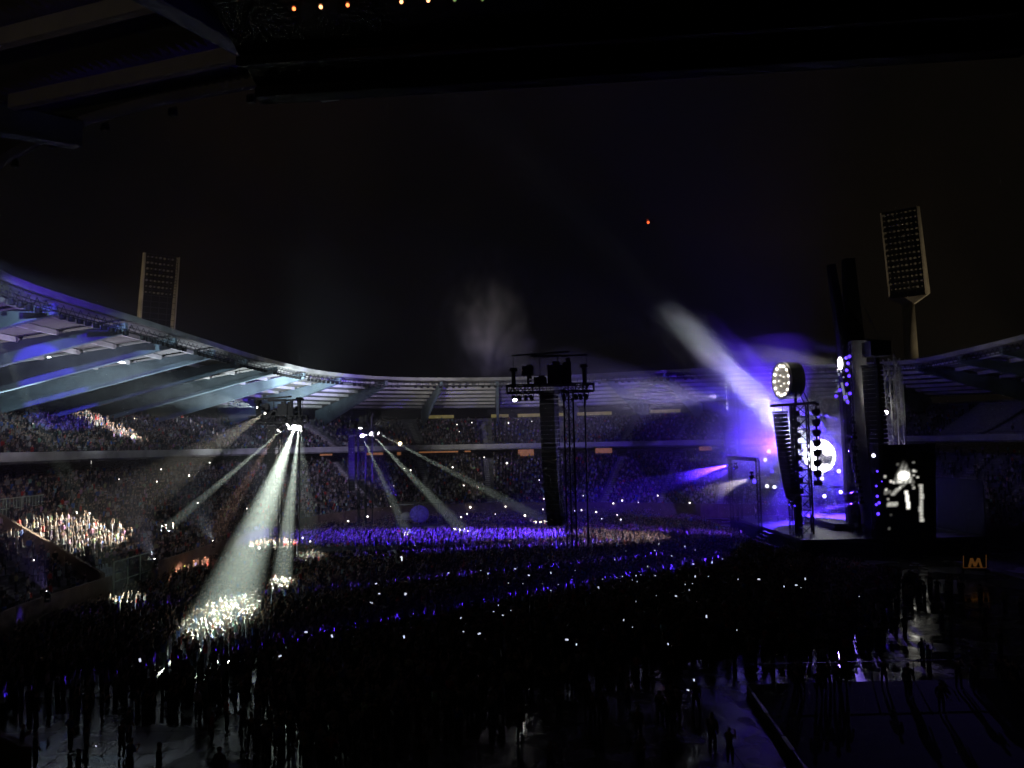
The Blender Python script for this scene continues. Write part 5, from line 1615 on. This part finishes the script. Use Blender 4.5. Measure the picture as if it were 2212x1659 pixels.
FLOOR_PH = [(1152, 1545), (1159, 1579), (1198, 1584), (1014, 1485), (1234, 1529), (1246, 1513), (1257, 1538), (1277, 1526), (1271, 1458), (1307, 1459), (1357, 1460), (1396, 1461), (1377, 1476), (1220, 1447), (1202, 1426), (1220, 1434), (1122, 1432), (1288, 1422), (1377, 1432), (1438, 1426), (1496, 1470), (1322, 1438),
            (1842, 1575), (1417, 1599), (1441, 1611), (1582, 1568), (1559, 1550), (1766, 1541), (1589, 1504), (1641, 1489), (1689, 1490), (1723, 1475), (1731, 1459), (1713, 1461), (1771, 1441), (1738, 1441), (1638, 1439), (1602, 1437), (1590, 1439), (1556, 1441), (1542, 1444), (1581, 1450), (1593, 1454), (1496, 1469), (1507, 1448),
            (1619, 1416), (1733, 1410), (1537, 1399), (1678, 1390), (1738, 1375), (1780, 1406), (1806, 1397), (1712, 1366), (1647, 1360), (1637, 1376), (1564, 1377), (1845, 1448), (1897, 1448), (1991, 1463), (2002, 1469), (1960, 1466), (2013, 1447), (2148, 1491), (765, 1580), (830, 1590), (940, 1459), (948, 1484), (928, 1507), (1013, 1485), (1010, 1592), (1670, 1610), (240, 1865), (700, 1640), (350, 1650), (1720, 1725), (1735, 1700)]
for i, (sx, sy) in enumerate(FLOOR_PH):
    px, py = sx * .8641, sy * .8641
    p = floor_at(px, py, 1.75)
    yw = math.atan2(p.x, p.y)
    bright = random.random() < .45
    th = empty('phone', p, 'phone with a lit screen held over the floor crowd', 'phone', 'lit phone screens over the floor crowd')
    inst('phone_body', ph_b, th, Matrix.Translation(p) @ Matrix.Rotation(-yw, 4, 'Z'))
    o = inst('lit_screen', ph_s, th, Matrix.Translation(p) @ Matrix.Rotation(-yw, 4, 'Z') @ Matrix.Rotation(random.uniform(-.4, .4) + (1.5 if random.random() < .5 else 0), 4, 'Y') @ Matrix.Scale(random.uniform(.9, 1.2) if bright else random.uniform(.4, .7), 4))
# the two big lamps in the stands
for (px, py, r_, lab) in ((865, 961, .42, 'brightest warm floodlamp on the far balcony'), (295, 906, .3, 'warm lamp over a gangway at the top of the side stand')):
    p = stand_hit(px, py) or W(px, py, 140 if px < 500 else 175)
    p = p - Vector((0, .5, 0))
    th = empty('balcony_lamp', p, lab, 'lamp', 'lamps in the stands')
    MB().ball(p, r_, 10, 7).build('globe', mat('warm_globe', (.8, .7, .5), .3, var=0, emit=(1.0, .80, .45), strength=9), th)
    MB().bar(p, p - Vector((0, -.3, 1.5)), .08).build('post', dark_steel, th)

# ------------------------------------------------------------------ air: even haze, and smoke from the machines
def volume_mat(name, color, density, noise=None):
    M = bpy.data.materials.new(name)
    M.use_nodes = True
    nt = M.node_tree
    for nn_ in list(nt.nodes):
        nt.nodes.remove(nn_)
    out = nt.nodes.new('ShaderNodeOutputMaterial')
    pv = nt.nodes.new('ShaderNodeVolumePrincipled')
    pv.inputs['Color'].default_value = tuple(color) + (1,)
    pv.inputs['Density'].default_value = density
    pv.inputs['Anisotropy'].default_value = 0.0
    nt.links.new(pv.outputs[0], out.inputs['Volume'])
    if noise:
        sc_, lo, hi, gain = noise[:4]
        rag = noise[4] if len(noise) > 4 else 1.5
        tcx = nt.nodes.new('ShaderNodeTexCoord')
        # distance from the middle of the puff, in its own unit-sphere space
        ln = nt.nodes.new('ShaderNodeVectorMath'); ln.operation = 'LENGTH'
        nt.links.new(tcx.outputs['Object'], ln.inputs[0])
        rg = nt.nodes.new('ShaderNodeTexNoise'); rg.inputs['Scale'].default_value = sc_ * 0.8; rg.inputs['Detail'].default_value = 3
        nt.links.new(tcx.outputs['Object'], rg.inputs['Vector'])
        ra = nt.nodes.new('ShaderNodeMath'); ra.operation = 'MULTIPLY_ADD'; ra.inputs[1].default_value = rag; ra.inputs[2].default_value = -0.42 * rag
        nt.links.new(rg.outputs['Fac'], ra.inputs[0])
        rs = nt.nodes.new('ShaderNodeMath'); rs.operation = 'ADD'
        nt.links.new(ra.outputs[0], rs.inputs[0]); nt.links.new(ln.outputs['Value'], rs.inputs[1])
        fo = nt.nodes.new('ShaderNodeMapRange'); fo.inputs[1].default_value = 1.0; fo.inputs[2].default_value = 0.3; fo.inputs[3].default_value = 0; fo.inputs[4].default_value = 1
        nt.links.new(rs.outputs[0], fo.inputs[0])
        nz_ = nt.nodes.new('ShaderNodeTexNoise'); nz_.inputs['Scale'].default_value = sc_; nz_.inputs['Detail'].default_value = 4; nz_.inputs['Distortion'].default_value = 0.6
        nt.links.new(tcx.outputs['Object'], nz_.inputs['Vector'])
        mr = nt.nodes.new('ShaderNodeMapRange'); mr.inputs[1].default_value = lo; mr.inputs[2].default_value = hi; mr.inputs[3].default_value = 0; mr.inputs[4].default_value = gain
        nt.links.new(nz_.outputs['Fac'], mr.inputs[0])
        mu = nt.nodes.new('ShaderNodeMath'); mu.operation = 'MULTIPLY'
        nt.links.new(mr.outputs[0], mu.inputs[0]); nt.links.new(fo.outputs[0], mu.inputs[1])
        nt.links.new(mu.outputs[0], pv.inputs['Density'])
    return M
hz = MB().hexa([(-190, -30, -1), (190, -30, -1), (190, 260, -1), (-190, 260, -1)], [(-190, -30, 80), (190, -30, 80), (190, 260, 80), (-190, 260, 80)]).build('haze', volume_mat('thin_haze', (.9, .92, .95), HAZE_DENSITY))
hz['kind'] = 'stuff'
hz['label'] = 'thin haze hanging in the whole bowl'
unit = MB().ball((0, 0, 0), 1.0, 20, 12)
def smoke(c, r, rot, name, mm, label):
    me = unit.mesh(name); me.materials.append(mm)
    bm = bmesh.new(); bm.from_mesh(me); bmesh.ops.recalc_face_normals(bm, faces=bm.faces); bm.to_mesh(me); bm.free()
    o = inst(name, me, None, Matrix.Translation(c) @ rot.to_4x4() @ Matrix.Diagonal((r[0], r[1], r[2], 1)))
    tag(o, label, 'smoke', None, 'stuff')
    return o
I3 = Matrix.Identity(3)
a, b_ = W(1440, 682, 117), W(1735, 965, 119)
dirv = (b_ - a).normalized()
rot = dirv.to_track_quat('X', 'Z').to_matrix()
smoke((a + b_) / 2, ((b_ - a).length / 2 * 1.3, 7.5, 6.5), rot, 'smoke', volume_mat('stage_smoke', (.92, .94, .97), 0, (3.0, .24, .70, .22, 1.0)), 'smoke plume that the wide white beam shows above the stage')
smoke(W(1360, 850, 128), (15, 6, 4.0), I3, 'smoke', volume_mat('drifting_smoke', (.92, .94, .97), 0, (2.0, .36, .70, .030)), 'smoke drifting before the far drum lamp in front of the far roof')
smoke(W(1700, 945, 112), (19, 14, 15), I3, 'smoke', volume_mat('violet_stage_smoke', (.92, .92, .95), 0, (1.8, .2, .8, .12, .9)), 'smoke over the stage deck glowing violet')
a, b_ = W(640, 900, 108), pool(470, 1330)
rot = (b_ - a).normalized().to_track_quat('X', 'Z').to_matrix()
smoke((a + b_) / 2, ((b_ - a).length * 0.62, 15, 11), rot, 'smoke', volume_mat('beam_smoke', (.92, .95, .93), .00028), 'thin smoke in which the broad beams of the side tower show')
smoke(W(930, 1040, 126), (22, 11, 12), I3, 'smoke', volume_mat('far_beam_smoke', (.92, .95, .93), .00015), 'thin smoke in which the slanting beams of the far corner tower show')
smoke(W(1060, 690, 135), (10, 7, 15), I3, 'smoke', volume_mat('rising_smoke', (.95, .93, .93), 0, (2.4, .44, .72, .10)), 'faint wisp of smoke rising into the sky behind the large tower')
moving_head(PC(-2.6, 1.9, 23.2), W(1060, 700, 135), 'added lamp on top of the large middle tower lighting the rising wisp of smoke', 'lamps on the middle tower', (1.0, 0.93, 0.93), 3.5e4, 26, 1.0, lens=0.08, hang=False, size=0.7)  # added lamp so that the wisp shows against the sky
smoke(W(1480, 880, 134), (34, 13, 14), I3, 'smoke', volume_mat('far_smoke', (.92, .92, .95), .0022), 'grey violet smoke veil hanging before the far roof behind the large tower')
spot('wash_light', c2 + n2_ * 1.0, c2 + n2_ * 40 + Vector((0, 4, 1)), (0.52, 0.46, 0.85), 1.1e5, 46, 1.0, d2, radius=0.4)  # added wash that brightens the smoke veil and the far stand
